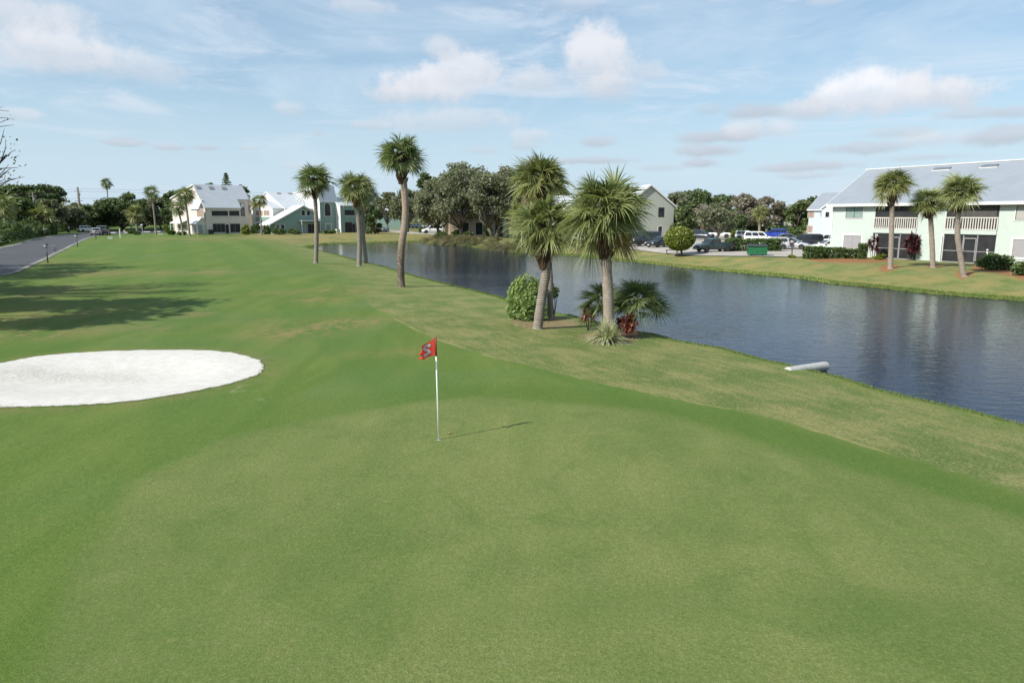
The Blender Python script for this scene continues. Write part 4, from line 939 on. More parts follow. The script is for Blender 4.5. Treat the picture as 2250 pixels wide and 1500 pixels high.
px_shrub('tuft of grassy leaves around the lamp post by the lot', 1731, 1748, 559, 567, seed=346, n=500, leaf=.14, mat='yel_leaf')
px_shrub('yellow red croton bush right of the beige house patio', 531, 550, 491, 516, seed=347, n=900, leaf=.32, mat='yel_leaf', nl=10)
px_shrub('dark bush between the croton and the mint house', 551, 568, 489, 514, seed=348, n=800, leaf=.3, mat='hedge_leaf')
px_shrub('dark green bush before the first bay of the mint house', 576, 596, 493, 515, seed=349, n=900, leaf=.3, mat='dark_leaf')
px_shrub('low hedge along the mint house, left stretch', 598, 632, 501, 516, seed=350, n=1500, leaf=.28, mat='hedge_leaf', depth=.3, name='hedge', cat='hedge')
px_shrub('low hedge along the mint house, middle stretch', 632, 664, 502, 515, seed=351, n=1400, leaf=.28, mat='dark_leaf', depth=.3, name='hedge', cat='hedge')
px_shrub('low bushes under the arched window of the mint house', 700, 740, 504, 514, seed=352, n=1300, leaf=.28, mat='hedge_leaf', depth=.3)
px_shrub('yellow bush at the porch corner of the beige house', 361, 373, 490, 512, seed=353, n=600, leaf=.3, mat='yel_leaf')
px_shrub('low hedge around the porch of the beige house', 366, 390, 504, 516, seed=354, n=900, leaf=.28, mat='hedge_leaf', name='hedge', cat='hedge')
px_shrub('low dark bush between the two palms of the beige house', 388, 414, 508, 517, seed=355, n=800, leaf=.26, mat='dark_leaf')
px_shrub('left clipped bush at the foot of the road bend palm', 281, 299, 503, 514, seed=356, n=800, leaf=.28, mat='hedge_leaf')
px_shrub('right clipped bush at the foot of the road bend palm', 294, 312, 507, 516, seed=357, n=800, leaf=.28, mat='hedge_leaf')
px_shrub('big leaved glossy green plant beneath the right live oak', 1062, 1083, 486, 520, seed=358, n=700, leaf=.55, mat='bright_leaf', nl=10)
px_shrub('dark green bush at the foot of the middle live oak', 1017, 1040, 505, 523, seed=359, n=900, leaf=.35, mat='dark_leaf')
px_shrub('dark bush at the foot of the left live oak', 955, 990, 508, 526, seed=360, n=900, leaf=.35, mat='dark_leaf')
px_shrub('hedge of dark green bushes before the tan house', 990, 1020, 503, 520, seed=361, n=900, leaf=.35, mat='hedge_leaf')
px_shrub('green bush on the grass left of the white car', 919, 932, 499, 512, seed=362, n=600, leaf=.35, mat='hedge_leaf')
px_shrub('wide dark bush between the mint house and the drive', 803, 838, 497, 514, seed=363, n=1700, leaf=.36, mat='dark_leaf')
# round clipped tree beside the lot
x, y, zz = ground(1497, 563, .4)
o = thing('round_tree', (x, y, zz-.03), 0, 'ball shaped clipped yellow green tree at the corner of the parking lot', 'tree'); rs = np.random.RandomState(401)
c = at_Y(1493, 527, y)-np.array((x, y, zz-.03)); k = y/F_PX
d = nrm(rs.randn(5200, 3)); C = c+np.array((0, 0, .15))+d*np.array((33, 33, 26))*k*(.70+.30*rs.rand(5200)**.5*(1+.06*rs.randn(5200)))[:, None]
V, Fq, T = leaf_cards(rs, C, .17, tint=(.0, .75)); np_mesh('crown', V, Fq, M['yel_leaf'], o, dict(tint=T))
mb = MB(); mb.tube([(0, 0, 0), (.02, 0, c[2]*.35), (c[0]*.5, 0, c[2]*.7)], [.17, .12, .11], 8)
for a in range(6): mb.tube([(0, 0, c[2]*.3), (math.cos(a)*.6, math.sin(a)*.6, c[2]*.8)], [.07, .03], 5)
mb.build('trunk', M['bark'], o)
# norfolk pine
x = at_Y(497, 400, 210)[0]; o = thing('norfolk_pine', (x, 210, hz(x, 210)), 0, 'pointed tiered conifer showing above the beige house roof', 'tree'); h = at_Y(497, 380, 210)[2]-hz(x, 210)
mb = MB(); mb.tube([(0, 0, 0), (0, 0, h)], [.3, .04], 6); mb.build('trunk', M['bark_dark'], o); rs = np.random.RandomState(402); C = []
for k in range(16):
    zt = h-.5-k*.62; rr = .35+k*.2
    for j in range(7):
        a = j*.9+k; 
        for q in np.linspace(.1, 1, 9): C += [(math.cos(a)*rr*q+rs.randn()*.08, math.sin(a)*rr*q+rs.randn()*.08, zt+.25*q+rs.randn()*.06)]
V, Fq, T = leaf_cards(rs, np.array(C), .36, 1.8); np_mesh('crown', V, Fq, M['dark_leaf'], o, dict(tint=T*.7))
# drooping bank grass beneath the oaks
rs = np.random.RandomState(403); V = []; Fc = []; T = []; nv = 0; st = np.linspace(0, 1, 5)
far_line = [np.array(G(x_, y_, WL)) for x_, y_ in ((920, 531), (935, 535), (978, 538), (1014, 539.5), (1074, 548), (1110, 552.7), (1165, 556))]
for c in range(120):
    i = rs.randint(0, len(far_line)-1); t = rs.rand(); p = far_line[i]*(1-t)+far_line[i+1]*t; e = nrm(far_line[i+1]-far_line[i]); inn = np.array((-e[1], e[0]))
    if poly_sdf(SHORE, np.array([p[0]+inn[0]*3]), np.array([p[1]+inn[1]*3]))[0] < 0: inn = -inn
    p = p+inn*(.6+7*rs.rand()); z = hz(*p); tb = rs.rand()
    for b in range(46):
        a = math.atan2(-inn[1], -inn[0])+rs.randn()*.8; el_ = R_(20+50*rs.rand()); L = 1.5+1.9*rs.rand()
        d = np.array((math.cos(el_)*math.cos(a)-.35, math.cos(el_)*math.sin(a), math.sin(el_))); s = np.array((-math.sin(a), math.cos(a), 0))*.035
        P = np.array((p[0]+rs.randn()*.25, p[1]+rs.randn()*.25, z))+d*(L*st)[:, None]-np.array((0, 0, 1))*(.75*L*st**2)[:, None]; wv = s*np.array((1, 1, .9, .6, .1))[:, None]
        blk = np.stack([P-wv, P+wv], 1).reshape(-1, 3); V.append(blk)
        for k in range(4): Fc.append((nv+2*k, nv+2*k+1, nv+2*k+3, nv+2*k+2))
        T += [np.clip(tb*.6+.4*rs.rand(), 0, 1)]*len(blk); nv += len(blk)
tag(np_mesh('bank_grass', np.concatenate(V), np.array(Fc), M['dry_blade'], attrs=dict(tint=np.array(T))), 'long arching dry grass hanging over the far bank beneath the oaks', kind='stuff')
# ------------------------------------------------------------------ flagstick and hole
fx, fy = G(964, 963, 0); fz = hz(fx, fy)
flag_o = thing('flagstick', (fx, fy, fz), 0, 'thin white flagstick with a red flag standing in the hole of the putting green', 'flagstick')
top = at_Y(957, 741, fy)-np.array((fx, fy, fz)); foot = np.array((0, 0, 0.))
mb = MB(); mb.tube([(0, 0, 0), tuple(top*.5), tuple(top)], [.0175, .0165, .015], 10); mb.build('pole', simple('gloss_white_pole', (1, 1, .98), .4, var=.02), flag_o, True)
mb = MB(); mb.tube([tuple(top*(1-.18)), tuple(top*1.003)], [.021, .020], 10); mb.build('sleeve', simple('dark_red_sleeve', (.22, .02, .02)), flag_o, True)
def flag_pt(u, v, off=0):
    x = -u*.335+.02*math.sin(u*7+v*2)*u; y = .10*math.sin(u*4.6+v*1.2)*u-.10*u+.045*math.sin(v*5+u*9)*u*u
    z = -(.205*u+v*(.395-.13*u))+.012*math.sin(u*9+v*4)*u
    if u > .86: x += (u-.86)*.30*math.sin(v*11); y += (u-.86)*.5*math.cos(v*9); z += (u-.86)*.25*math.sin(v*14+1)
    return Vector((x+top[0]-.004*v, y-.012-off, z+top[2]-.004))
mb = MB(); NU, NV = 30, 22
for i in range(NU):
    for j in range(NV): mb.quad(flag_pt(i/NU, j/NV), flag_pt((i+1)/NU, j/NV), flag_pt((i+1)/NU, (j+1)/NV), flag_pt(i/NU, (j+1)/NV))
fm, ft, fb = mat_new('red_flag_cloth_thin')
ft.put(fb.inputs['Base Color'], ft.mix(ft.mr(ft.noise(ft.coord(), 9, 3), .3, .7), (.60, .045, .03), (.70, .075, .05))); fb.inputs['Roughness'].default_value = .8
tr = ft.new('ShaderNodeBsdfTranslucent'); tr.inputs[0].default_value = (.85, .07, .04, 1); ms = ft.new('ShaderNodeMixShader'); ms.inputs[0].default_value = .4
ft.l.new(fb.outputs[0], ms.inputs[1]); ft.l.new(tr.outputs[0], ms.inputs[2]); ft.l.new(ms.outputs[0], ft.n['Material Output'].inputs[0])
fl = mb.build('flag', fm, flag_o, True)
import bmesh
bm = bmesh.new(); bm.from_mesh(fl.data); bmesh.ops.remove_doubles(bm, verts=bm.verts, dist=1e-5); bm.to_mesh(fl.data); bm.free()
# figure 2 seen through the cloth from behind (mirrored), on both faces
def stroke(pts, wid, off):
    P = smooth_poly([np.array(p) for p in pts], 2, False); m = MB()
    for i in range(len(P)-1):
        a, b = P[i], P[i+1]; e = nrm(b-a); n_ = np.array((-e[1], e[0]))*wid/2
        a2 = a-e*wid*.15; b2 = b+e*wid*.15
        q = [a2-n_, b2-n_, b2+n_, a2+n_]; m.quad(*[flag_pt(p[0], p[1], off) for p in q])
    return m
for off in (.004, -.004):
    gl = stroke([(.40, .33), (.40, .23), (.50, .17), (.62, .17), (.70, .24), (.69, .36), (.58, .48), (.46, .60), (.385, .72), (.385, .74)], .15, off)
    g2_ = stroke([(.375, .78), (.55, .78), (.73, .78)], .15, off)
    b0 = len(gl.v); gl.v += g2_.v; gl.f += [tuple(i+b0 for i in f) for f in g2_.f]; gl.mi += g2_.mi
    gl.build('number', M['num'], fl)
cup = thing('hole_cup', (fx, fy, fz), 0, 'small dark hole with a white liner at the foot of the flagstick', 'hole')
mb = MB(); mb.lathe([(.054, .004), (.001, .0041)], 20); mb.build('hole', simple('dark_hole', (.006, .007, .005), .9), cup)
mb = MB()
for j in range(14):
    a0, a1 = R_(200+j*11.5), R_(200+(j+1)*11.5); r0, r1 = .056, .046-.026*math.sin(math.pi*(j+.5)/14)
    mb.quad((r0*math.cos(a0), r0*math.sin(a0), .008), (r0*math.cos(a1), r0*math.sin(a1), .008), (r1*math.cos(a1), r1*math.sin(a1), .008), (r1*math.cos(a0), r1*math.sin(a0), .008))
mb.build('liner', M['white'], cup)
for i, (px, py, lb) in enumerate(((985, 951, 'curled dry leaf on the green, nearer the flagstick'), (991, 950, 'curled dry leaf on the green, farther from the flagstick'))):
    x, y = G(px, py, 0); o = thing('fallen_leaf', (x, y, hz(x, y)), .6+i, lb, 'leaf', 'dry leaves by the hole')
    mb = MB(); 
    for k in range(6):
        a, b = k/6, (k+1)/6; W_ = lambda s: .026*math.sin(math.pi*min(max(s, .06), .94)); Zc = lambda s: .010+.030*abs(s-.5)
        for sgn in (-1, 1): mb.quad((a*.07-.035, 0, Zc(a)), (b*.07-.035, 0, Zc(b)), (b*.07-.035, sgn*W_(b), Zc(b)+.016), (a*.07-.035, sgn*W_(a), Zc(a)+.016))
    mb.build('blade', simple('dry_leaf', (.42, .27, .14), .8), o)
# ------------------------------------------------------------------ outfall pipe at the shore
x0, y0 = G(1738, 813, -.36); x1, y1 = G(1812, 803, -.42)
a = Vector((x0, y0, -.40)); b = Vector((x1, y1, -.44)); a = a+(a-b)*.10
po = thing('drain_pipe', tuple(a), 0, 'pale ribbed drain pipe poking from the grass bank into the pond', 'pipe')
mb = MB(); n = 44; pts = [a.lerp(b, k/n)-a for k in range(n+1)]
mb.tube(pts, [.165+(.008 if k % 2 else 0) for k in range(n+1)], 18); mb.build('pipe', M['pipe'], po, True)
e = (b-a).normalized(); mb = MB(); mb.tube([b-a-e*.02, b-a+e*.06, b-a+e*.11], [.168, .160, .120], 18); mb.build('end_cap', M['pipe'], po, True)
# ------------------------------------------------------------------ street lamps with globes
def lamp_at(label, bx, by, tx, ty, gpx, group=None, z=.4, post='black', base=None):
    x, y, zz = ground(bx, by, z); o = thing('lamp_post', (x, y, zz), 0, label, 'lamp', group); k = y/F_PX
    t = at_Y(tx, ty, y)-np.array((x, y, zz)); r = gpx*k
    mb = MB(); mb.tube([(0, 0, 0), tuple(t-np.array((0, 0, r*.9)))], [.06, .045], 8); mb.lathe([(.11, 0), (.10, .12), (.06, .2)], 8); mb.build('post', M[post], o, True)
    mb = MB(); mb.lathe([(r*.25, -r*.95), (r*.72, -r*.7), (r, -r*.1), (r*.97, r*.3), (r*.7, r*.72), (r*.02, r)], 14, tuple(t)); mb.build('globe', M['globe'], o, True)
    mb = MB(); mb.lathe([(r*.05, r*1.1), (r*.6, r*.88), (r*1.04, r*.5), (r*1.02, r*.4)], 14, tuple(t)); mb.lathe([(.05, -r*1.15), (r*.4, -r*1.0), (r*.35, -r*.85)], 10, tuple(t)); mb.build('cap', M['white'] if post == 'white' else M['plastic_blk'], o, True)
gl_ = 'globe lamps along the road'
lamp_at('nearest globe lamp on the fairway side of the road', 105, 577, 101.5, 540, 4.6, gl_, .1)
lamp_at('second globe lamp on the fairway side, beyond the number sign', 170.5, 542, 168, 518.5, 4.0, gl_, .3)
lamp_at('globe lamp in front of the two parked cars', 211, 526, 210, 507.5, 3.2, gl_, .5)
lamp_at('globe lamp at the left edge across the road', 18, 533, 15, 512, 3.8, gl_, .4)
lamp_at('globe lamp before the dark thicket across the road', 99, 523.5, 98, 503.5, 3.0, gl_, .5)
lamp_at('globe lamp in the dark beside the drive entrance', 152.5, 514, 152, 499.5, 1.8, gl_, .5)
lamp_at('globe lamp left of the road bend palm', 289, 508, 288.5, 498, 2.6, gl_, .5)
lamp_at('globe lamp on a white post right of the road bend palm', 314, 511, 311.5, 495.5, 2.6, gl_, .5, 'white')
lamp_at('globe lamp on the lawn edge before the hedge of the parking lot', 1740, 566, 1741, 530.5, 4.4, None, .5)
lamp_at('globe lamp before the second patio of the pale green apartments', 2168, 588, 2169.5, 550, 2.4, None, .5, 'white')
def post_at(name, label, cat, bx, by, ty, w, mat, z=.5, group=None, extra=None):
    x, y, zz = ground(bx, by, z); k = y/F_PX; o = thing(name, (x, y, zz), 0, label, cat, group); h = (by-ty)*k; r = w*k/2
    mb = MB(); mb.box(-r, r, -r, r, 0, h*.93); mb.poly([(-r, -r, h*.93), (r, -r, h*.93), (0, 0, h)]); mb.poly([(r, -r, h*.93), (r, r, h*.93), (0, 0, h)]); mb.poly([(r, r, h*.93), (-r, r, h*.93), (0, 0, h)]); mb.poly([(-r, r, h*.93), (-r, -r, h*.93), (0, 0, h)])
    mb.build('post', M[mat], o); return o, h, k
post_at('marker_post', 'tall white marker post on the grass before the bend', 'post', 264.5, 523, 503, 1.6, 'white')
o, h, k = post_at('sign_post', 'short yellow sign post beside the white marker post', 'sign', 274, 514.5, 506, .8, 'yellow')
mb = MB(); mb.box(-1.8*k, 1.8*k, -.05, -.02, h*.62, h*1.05); mb.build('board', M['yellow'], o)
# speed sign
x, y, zz = ground(122, 561, .25); k = y/F_PX; o = thing('road_sign', (x, y, zz), R_(-8), 'small rectangular speed sign with the number 22 beside the road', 'sign')
h = (561-540)*k; wS = 5.2*k; mb = MB(); mb.box(-.03, .03, 0, .05, 0, h+.1); mb.build('post', M['alu'], o)
mb = MB(); mb.box(-wS, wS, -.03, 0, h-14*k, h+1*k); mb.build('board', simple('grey_sign_face', (.20, .22, .25), .4), o)
mb = MB()
def two(m, cx, cz, s):
    P = [(-.3, .3), (-.2, .48), (0, .52), (.22, .45), (.28, .25), (.15, .05), (-.1, -.2), (-.3, -.45), (.32, -.45)]
    for i in range(len(P)-1):
        a_, b_ = np.array(P[i])*s, np.array(P[i+1])*s; e_ = nrm(b_-a_); nn_ = np.array((-e_[1], e_[0]))*s*.09; a_ = a_-e_*s*.06; b_ = b_+e_*s*.06
        m.quad(*[(cx+p[0], -.036, cz+p[1]) for p in (a_-nn_, b_-nn_, b_+nn_, a_+nn_)])
two(mb, -wS*.42, h-8*k, 7*k); two(mb, wS*.42, h-8*k, 7*k); mb.box(-wS*.7, wS*.7, -.036, -.034, h-1.6*k, h-.6*k); mb.build('number', M['black'], o)
# tee marker plates / white objects on the grass
for bx, by, lb in ((243, 524.5, 'low white box lying on the grass before the bend'), ):
    x, y, zz = ground(bx, by, .5); o = thing('utility_box', (x, y, zz), .2, lb, 'box')
    mb = MB(); mb.box(-.42, .42, -.3, .3, 0, .24); mb.box(-.47, .47, -.34, .34, .24, .31); mb.build('body', M['white'], o)
for bx, by, lb in ((247, 512, 'white kerb stone at the far side of the drive, leftmost'), (280, 511.5, 'white kerb stone behind the yellow sign'), (323, 510, 'white kerb stone right of the white lamp post'), (346, 509.5, 'white kerb stone near the beige house')):
    x, y, zz = ground(bx, by, .5); o = thing('wheel_stop', (x, y, zz+.03), .1, lb, 'kerb stone', 'white stones along the drive')
    mb = MB(); mb.prism([(-.12, 0), (.12, 0), (.08, .16), (-.08, .16)], 'x', -.85, .85); mb.build('stone', M['white'], o)
x, y, zz = ground(355, 515, .5); o = thing('curved_kerb', (x, y, zz), .1, 'pale sandy teardrop kerb on the grass left of the beige house', 'kerb'); mb = MB(); mb.lathe([(.9, 0), (.85, .12), (.02, .15)], 14); q = mb.build('slab', M['concrete'], o); q.scale = (1, .5, 1)
# utility poles and lines
def upole(label, px, yb, yt, Yd, w=.34, arms=1, lean=0):
    t = at_Y(px, yt, Yd); x = t[0]; z = hz(x, Yd); o = thing('utility_pole', (x, Yd, z), 0, label, 'utility pole', 'utility poles behind the left trees'); h = t[2]-z
    mb = MB(); mb.tube([(0, 0, 0), (0, 0, h)], [w*.6, w*.42], 8); mb.build('pole', M['polewood'], o, True)
    for i in range(arms):
        mb = MB(); mb.box(-1.1, 1.1, -.06, .06, h-1.2-i*2.6, h-1.05-i*2.6); mb.build('crossarm', M['polewood'], o)
    mb = MB(); mb.lathe([(.16, h-2.4), (.2, h-2.3), (.2, h-1.6), (.05, h-1.5)], 8, (.35, 0, 0)); mb.build('transformer', M['alu'], o)
    return x, Yd, z+h
p1 = upole('tall pale utility pole standing clear against the sky', 170, 500, 411, 195, .62, 2)
p2 = upole('short utility pole left of the tall one', 142, 500, 427, 240, .30)
p3 = upole('utility pole with a lamp, left in the thicket', 71, 500, 422, 200, .28)
for i, dz in enumerate((-.4, -1.1, -3.0)):
    A_ = Vector((p1[0], p1[1], p1[2]+dz)); B_ = A_+Vector((190, 70, 2)); Cc = Vector((p3[0]-60, p3[1]+10, p3[2]+dz+.5))
    for e_, lb in ((B_, 'right of the tall pole'), (Cc, 'left of the tall pole')):
        o = thing('power_line', tuple(A_), 0, '%s overhead wire running %s' % (('topmost', 'middle', 'lowest')[i], lb), 'wire', 'overhead wires')
        pts = [A_.lerp(e_, s/16)-A_-Vector((0, 0, 3.0*(1-(2*s/16-1)**2)*.5)) for s in range(17)]; mb = MB(); mb.tube(pts, .022, 4, cap=False); mb.build('cable', M['plastic_blk'], o)
# ------------------------------------------------------------------ dumpster, bench stump, meter etc.
x, y, zz = ground(1664, 563, .5); k = y/F_PX; o = thing('dumpster', (x, y, zz+.08), R_(-14), 'big green steel dumpster with a dark side at the edge of the parking lot', 'dumpster')
wd = 20*k; hh = 22*k; dp = 1.5; mb = MB(); mb.prism([(-.1, .12), (dp, .12), (dp, hh), (-.1, hh*.88)], 'x', -wd, wd); mb.build('body', M['dump'], o)
mb = MB(); mb.prism([(-.18, hh*.88), (dp+.06, hh), (dp+.06, hh+.07), (-.18, hh*.88+.07)], 'x', -wd-.05, wd+.05); mb.build('lid', M['dump_dark'], o)
for s in (-1, 1):
    mb = MB(); mb.box(s*wd-.02 if s > 0 else -wd-.09, s*wd+.09 if s > 0 else -wd+.02, .2, dp*.8, hh*.45, hh*.6); mb.build('fork_pocket', M['dump_dark'], o)
for s in (-.6, .6): mb = MB(); mb.lathe([(.02, 0), (.10, .02), (.10, .12)], 8, (s*wd, .3, 0)); mb.build('wheel', M['rubber'], o)
x, y, zz = ground(1476, 558, .5); o = thing('bench', (x, y, zz+.03), R_(-8), 'small brown wooden bench at the lot edge left of the ball shaped tree', 'bench')
mb = MB(); mb.box(-.75, .75, -.2, .2, .42, .5); mb.build('seat', M['wood'], o)
for s in (-1, 1): mb = MB(); mb.box(s*.62-.06, s*.62+.06, -.16, .16, 0, .42); mb.build('leg', M['wood'], o)
x, y, zz = ground(1367, 541, .5); o = thing('sign_post', (x, y, zz), 0, 'thin dark post at the left end of the parking lot', 'post'); mb = MB(); mb.tube([(0, 0, 0), (0, 0, 1.5)], .04, 6); mb.box(-.12, .12, -.03, .03, 1.2, 1.5); mb.build('post', M['black'], o)
x, y, zz = ground(575, 536, .4)
# ------------------------------------------------------------------ vehicles
def loft(sections):
    """sections: list of lists of (x,y,z) same length (closed rings)"""
    m = MB(); n = len(sections[0])
    for s in sections: m.v += [tuple(p) for p in s]
    for k in range(len(sections)-1):
        for j in range(n): m.f.append((k*n+j, k*n+(j+1) % n, (k+1)*n+(j+1) % n, (k+1)*n+j)); m.mi.append(0)
    m.f.append(tuple(range(n))[::-1]); m.f.append(tuple((len(sections)-1)*n+j for j in range(n))); m.mi += [0, 0]; return m
def wheel(parent, x, y, r, w=.22):
    s = 1 if y > 0 else -1
    o = MB(); prof = [(r*.62, -w/2), (r*.93, -w/2), (r, -w*.36), (r, w*.36), (r*.93, w/2), (r*.62, w/2)]
    o.lathe(prof, 18); o.v = [(a, c_, b) for (a, b, c_) in o.v]; t = o.build('wheel', M['rubber'], parent, True, (x, y, r))
    m = MB(); m.lathe([(r*.64, w*.30), (r*.60, w*.42), (r*.15, w*.36), (.01, w*.40)], 12); m.v = [(a, s*c_, b) for (a, b, c_) in m.v]
    for k in range(5):
        a = k*2*math.pi/5; m.quad(*[(p[0], s*w*.43, p[1]) for p in ((math.cos(a)*.1*r, math.sin(a)*.1*r), (math.cos(a-.14)*r*.58, math.sin(a-.14)*r*.58), (math.cos(a+.14)*r*.58, math.sin(a+.14)*r*.58))]+[(0, s*w*.43, 0)])
    m.build('rim', M['rim'], t)
CARS = { # profile: hood/deck heights, cabin polygon x: rear-bottom, rear-top, front-top, front-bottom (fractions of L from rear), belt z, roof z
 'suv': dict(L=4.8, W=1.9, H=1.78, belt=1.08, hood=1.02, tail=1.06, cab=(.01, .05, .60, .75), r=.36, gc=.24),
 'bigsuv': dict(L=5.3, W=2.0, H=1.95, belt=1.20, hood=1.16, tail=1.18, cab=(.0, .03, .64, .76), r=.40, gc=.28),
 'sedan': dict(L=4.7, W=1.82, H=1.45, belt=.92, hood=.88, tail=.98, cab=(.12, .27, .56, .76), r=.33, gc=.2),
 'hatch': dict(L=4.4, W=1.8, H=1.58, belt=.98, hood=.94, tail=.98, cab=(.02, .10, .58, .76), r=.33, gc=.2),
 'pickup': dict(L=5.3, W=1.9, H=1.78, belt=1.12, hood=1.10, tail=1.10, cab=(.38, .41, .63, .74), r=.38, gc=.3),
 'jeep': dict(L=4.3, W=1.8, H=1.80, belt=1.12, hood=1.10, tail=1.12, cab=(.0, .02, .58, .63), r=.40, gc=.35)}
def car(label, typ, colr, px, py, head, group=None, scale=1., open_hatch=False, softtop=False, cat=None, z=.5, driver=None):
    C_ = CARS[typ]; L, W_, H = C_['L'], C_['W'], C_['H']; x, y, zz = ground(px, py, z)
    o = thing('parked_car' if typ != 'pickup' else 'pickup_truck', (x, y, zz+(.085 if 1370 < px < 1850 else .035)), R_(head), label, cat or ('pickup truck' if typ == 'pickup' else 'car'), group)
    o.scale = (scale,)*3; pm = PAINT[colr]; hw = W_/2; X = lambda f: (f-.5)*L
    zb = C_['gc']; belt = C_['belt']; hood = C_['hood']; tail = C_['tail']; c0, c1, c2, c3 = C_['cab']; bz = belt
    def ring(xx, z0, z1, w):
        return [(xx, -w*.90, z0), (xx, -w, z0+.14), (xx, -w, (z0+z1)/2+.06), (xx, -w*.95, z1-.05), (xx, -w*.84, z1), (xx, w*.84, z1), (xx, w*.95, z1-.05), (xx, w, (z0+z1)/2+.06), (xx, w, z0+.14), (xx, w*.90, z0)]
    boxy = typ == 'jeep'
    st = [(0, zb+.22, tail-.22, .84), (.012, zb+.10, tail-.05, .92), (.05, zb, tail, .98), (c0+.06 if c0 > .1 else .12, zb-.02, bz if c0 < .2 or typ == 'pickup' else tail, 1), (.45, zb-.02, bz, 1), (c3-.02, zb-.02, bz, 1), (.84, zb-.02, hood-.03, .99), (.94, zb, hood-(.04 if boxy else .12), .95), (.985, zb+.05, hood-(.08 if boxy else .24), .88), (1., zb+.18, hood-(.14 if boxy else .34), .80)]
    m = loft([ring(X(f), a, b_, hw*w_) for f, a, b_, w_ in st]); body = m.build('body', pm, o, True)
    body.data.polygons.foreach_set('use_smooth', [len(p.vertices) == 4 for p in body.data.polygons])
    # wheel arches as dark recesses
    for fx_ in (.19, .81):
        for s in (-1, 1):
            m = MB(); rr = C_['r']*1.20; pts = [(X(fx_)+rr*math.cos(R_(a_)), C_['r']+rr*math.sin(R_(a_))) for a_ in range(-20, 201, 20)]
            ya, yb = sorted((s*hw*.80, s*hw*1.006)); m.prism(pts, 'y', ya, yb); m.build('wheel_arch', M['plastic_blk'], o)
            wheel(o, X(fx_), s*(hw-.10), C_['r'])
    # cabin
    ti = .80 if typ in ('suv', 'hatch', 'sedan') else .86
    B4 = [(X(c0), bz if c0 < .2 else (tail if typ == 'sedan' else bz)), (X(c1), H-.07), (X(c2), H-.05), (X(c3), bz)]
    wlow, wtop = hw*.93, hw*ti
    cabm = MB(); lo = [(B4[0][0], -wlow, bz-.03), (B4[0][0], wlow, bz-.03), (B4[3][0], wlow, bz-.03), (B4[3][0], -wlow, bz-.03)]
    hi = [(B4[1][0], -wtop, H-.06), (B4[1][0], wtop, H-.06), (B4[2][0], wtop, H-.06), (B4[2][0], -wtop, H-.06)]
    roof_hi = [(B4[1][0]+.15, -wtop*.82, H), (B4[1][0]+.15, wtop*.82, H), (B4[2][0]-.25, wtop*.82, H), (B4[2][0]-.25, -wtop*.82, H)]
    i = 0; cabm.v = lo+hi+roof_hi
    for q in ((0, 3, 2, 1), (0, 1, 5, 4), (1, 2, 6, 5), (2, 3, 7, 6), (3, 0, 4, 7), (4, 5, 9, 8), (5, 6, 10, 9), (6, 7, 11, 10), (7, 4, 8, 11), (8, 9, 10, 11)): cabm.f.append(q); cabm.mi.append(0)
    cabm.build('cabin', PAINT['black'] if softtop else pm, o)
    def pane(nm, A, Bq, Cq, D, outw, inset=.10, u0=0., u1=1., v0=.12, v1=.90):
        A, Bq, Cq, D = map(Vector, (A, Bq, Cq, D)); f = lambda u, v: A.lerp(Bq, u).lerp(D.lerp(Cq, u), v)+Vector(outw)*.012
        m = MB(); m.quad(f(u0, v0), f(u1, v0), f(u1, v1), f(u0, v1)); m.build(nm, M['carglass'], o)
    pane('windshield', lo[3], lo[2], hi[2], hi[3], (1, 0, .5), u0=.05, u1=.95)
    if not open_hatch: pane('rear_window', lo[1], lo[0], hi[0], hi[1], (-1, 0, .3), u0=.08, u1=.92, v0=.2)
    nsd = [(.05, .34), (.37, .65), (.68, .94)] if typ in ('suv', 'bigsuv', 'jeep', 'hatch') else [(.08, .50), (.54, .92)]
    if typ == 'jeep': nsd = [(.06, .50), (.64, .90)]
    for s, (a_, b_, c_, d_) in ((-1, (0, 3, 3, 0)), (1, (1, 2, 2, 1))):
        for u0, u1 in nsd: pane('side_window', lo[a_], lo[b_], hi[c_], hi[d_], (0, s, .1), u0=u0, u1=u1, v0=.10, v1=.86)
    for s in (-1, 1):
        m = MB(); zc = hood-(.30 if not boxy else .25); m.prism([(X(.985)-.10, zc-.09), (X(.995)+.015, zc-.08), (X(.985)+.0, zc+.08), (X(.94), zc+.10)], 'y', *sorted((s*hw*.52, s*hw*.86))); m.build('headlight', M['lamp_lens'], o)
        m = MB(); m.box(X(0)-.02, X(.02), *sorted((s*hw*.66, s*hw*.93)), tail-.34, tail-.10); m.build('taillight', M['redlamp'], o)
        m = MB(); m.box(X(c3)-.32, X(c3)-.14, *sorted((s*hw*.98, s*(hw+.16))), bz+.02, bz+.16); m.build('mirror', pm, o)
    m = MB(); zg = hood-.40; m.box(X(.99), X(1.0)+.012, -hw*.46, hw*.46, zb+.22, zg+.10); m.build('grille', M['rim'] if typ == 'bigsuv' else M['plastic_blk'], o)
    for xx0, xx1 in ((X(0)-.05, X(0)+.08), (X(1)-.10, X(1)+.04)):
        m = MB(); m.box(xx0, xx1, -hw*.86, hw*.86, zb+.02, zb+.22); m.build('bumper', M['plastic_blk'] if typ in ('jeep', 'pickup', 'suv') else pm, o)
    m = MB(); m.box(X(1)+.042, X(1)+.05, -.16, .16, zb+.08, zb+.20); m.build('number_plate', M['white'], o)
    if typ == 'pickup':
        m = MB(); m.box(X(.03), X(c0)-.05, -hw*.80, hw*.80, belt-.02, belt+.012); m.build('cargo_bed', M['plastic_blk'], o)
        for s in (-1, 1): m = MB(); m.box(X(.02), X(c0), *sorted((s*hw*.84, s*hw*.97)), belt-.05, belt+.10); m.build('bed_side', pm, o)
        m = MB(); m.box(X(.005), X(.03), -hw*.93, hw*.93, belt-.4, belt+.10); m.build('tailgate', pm, o)
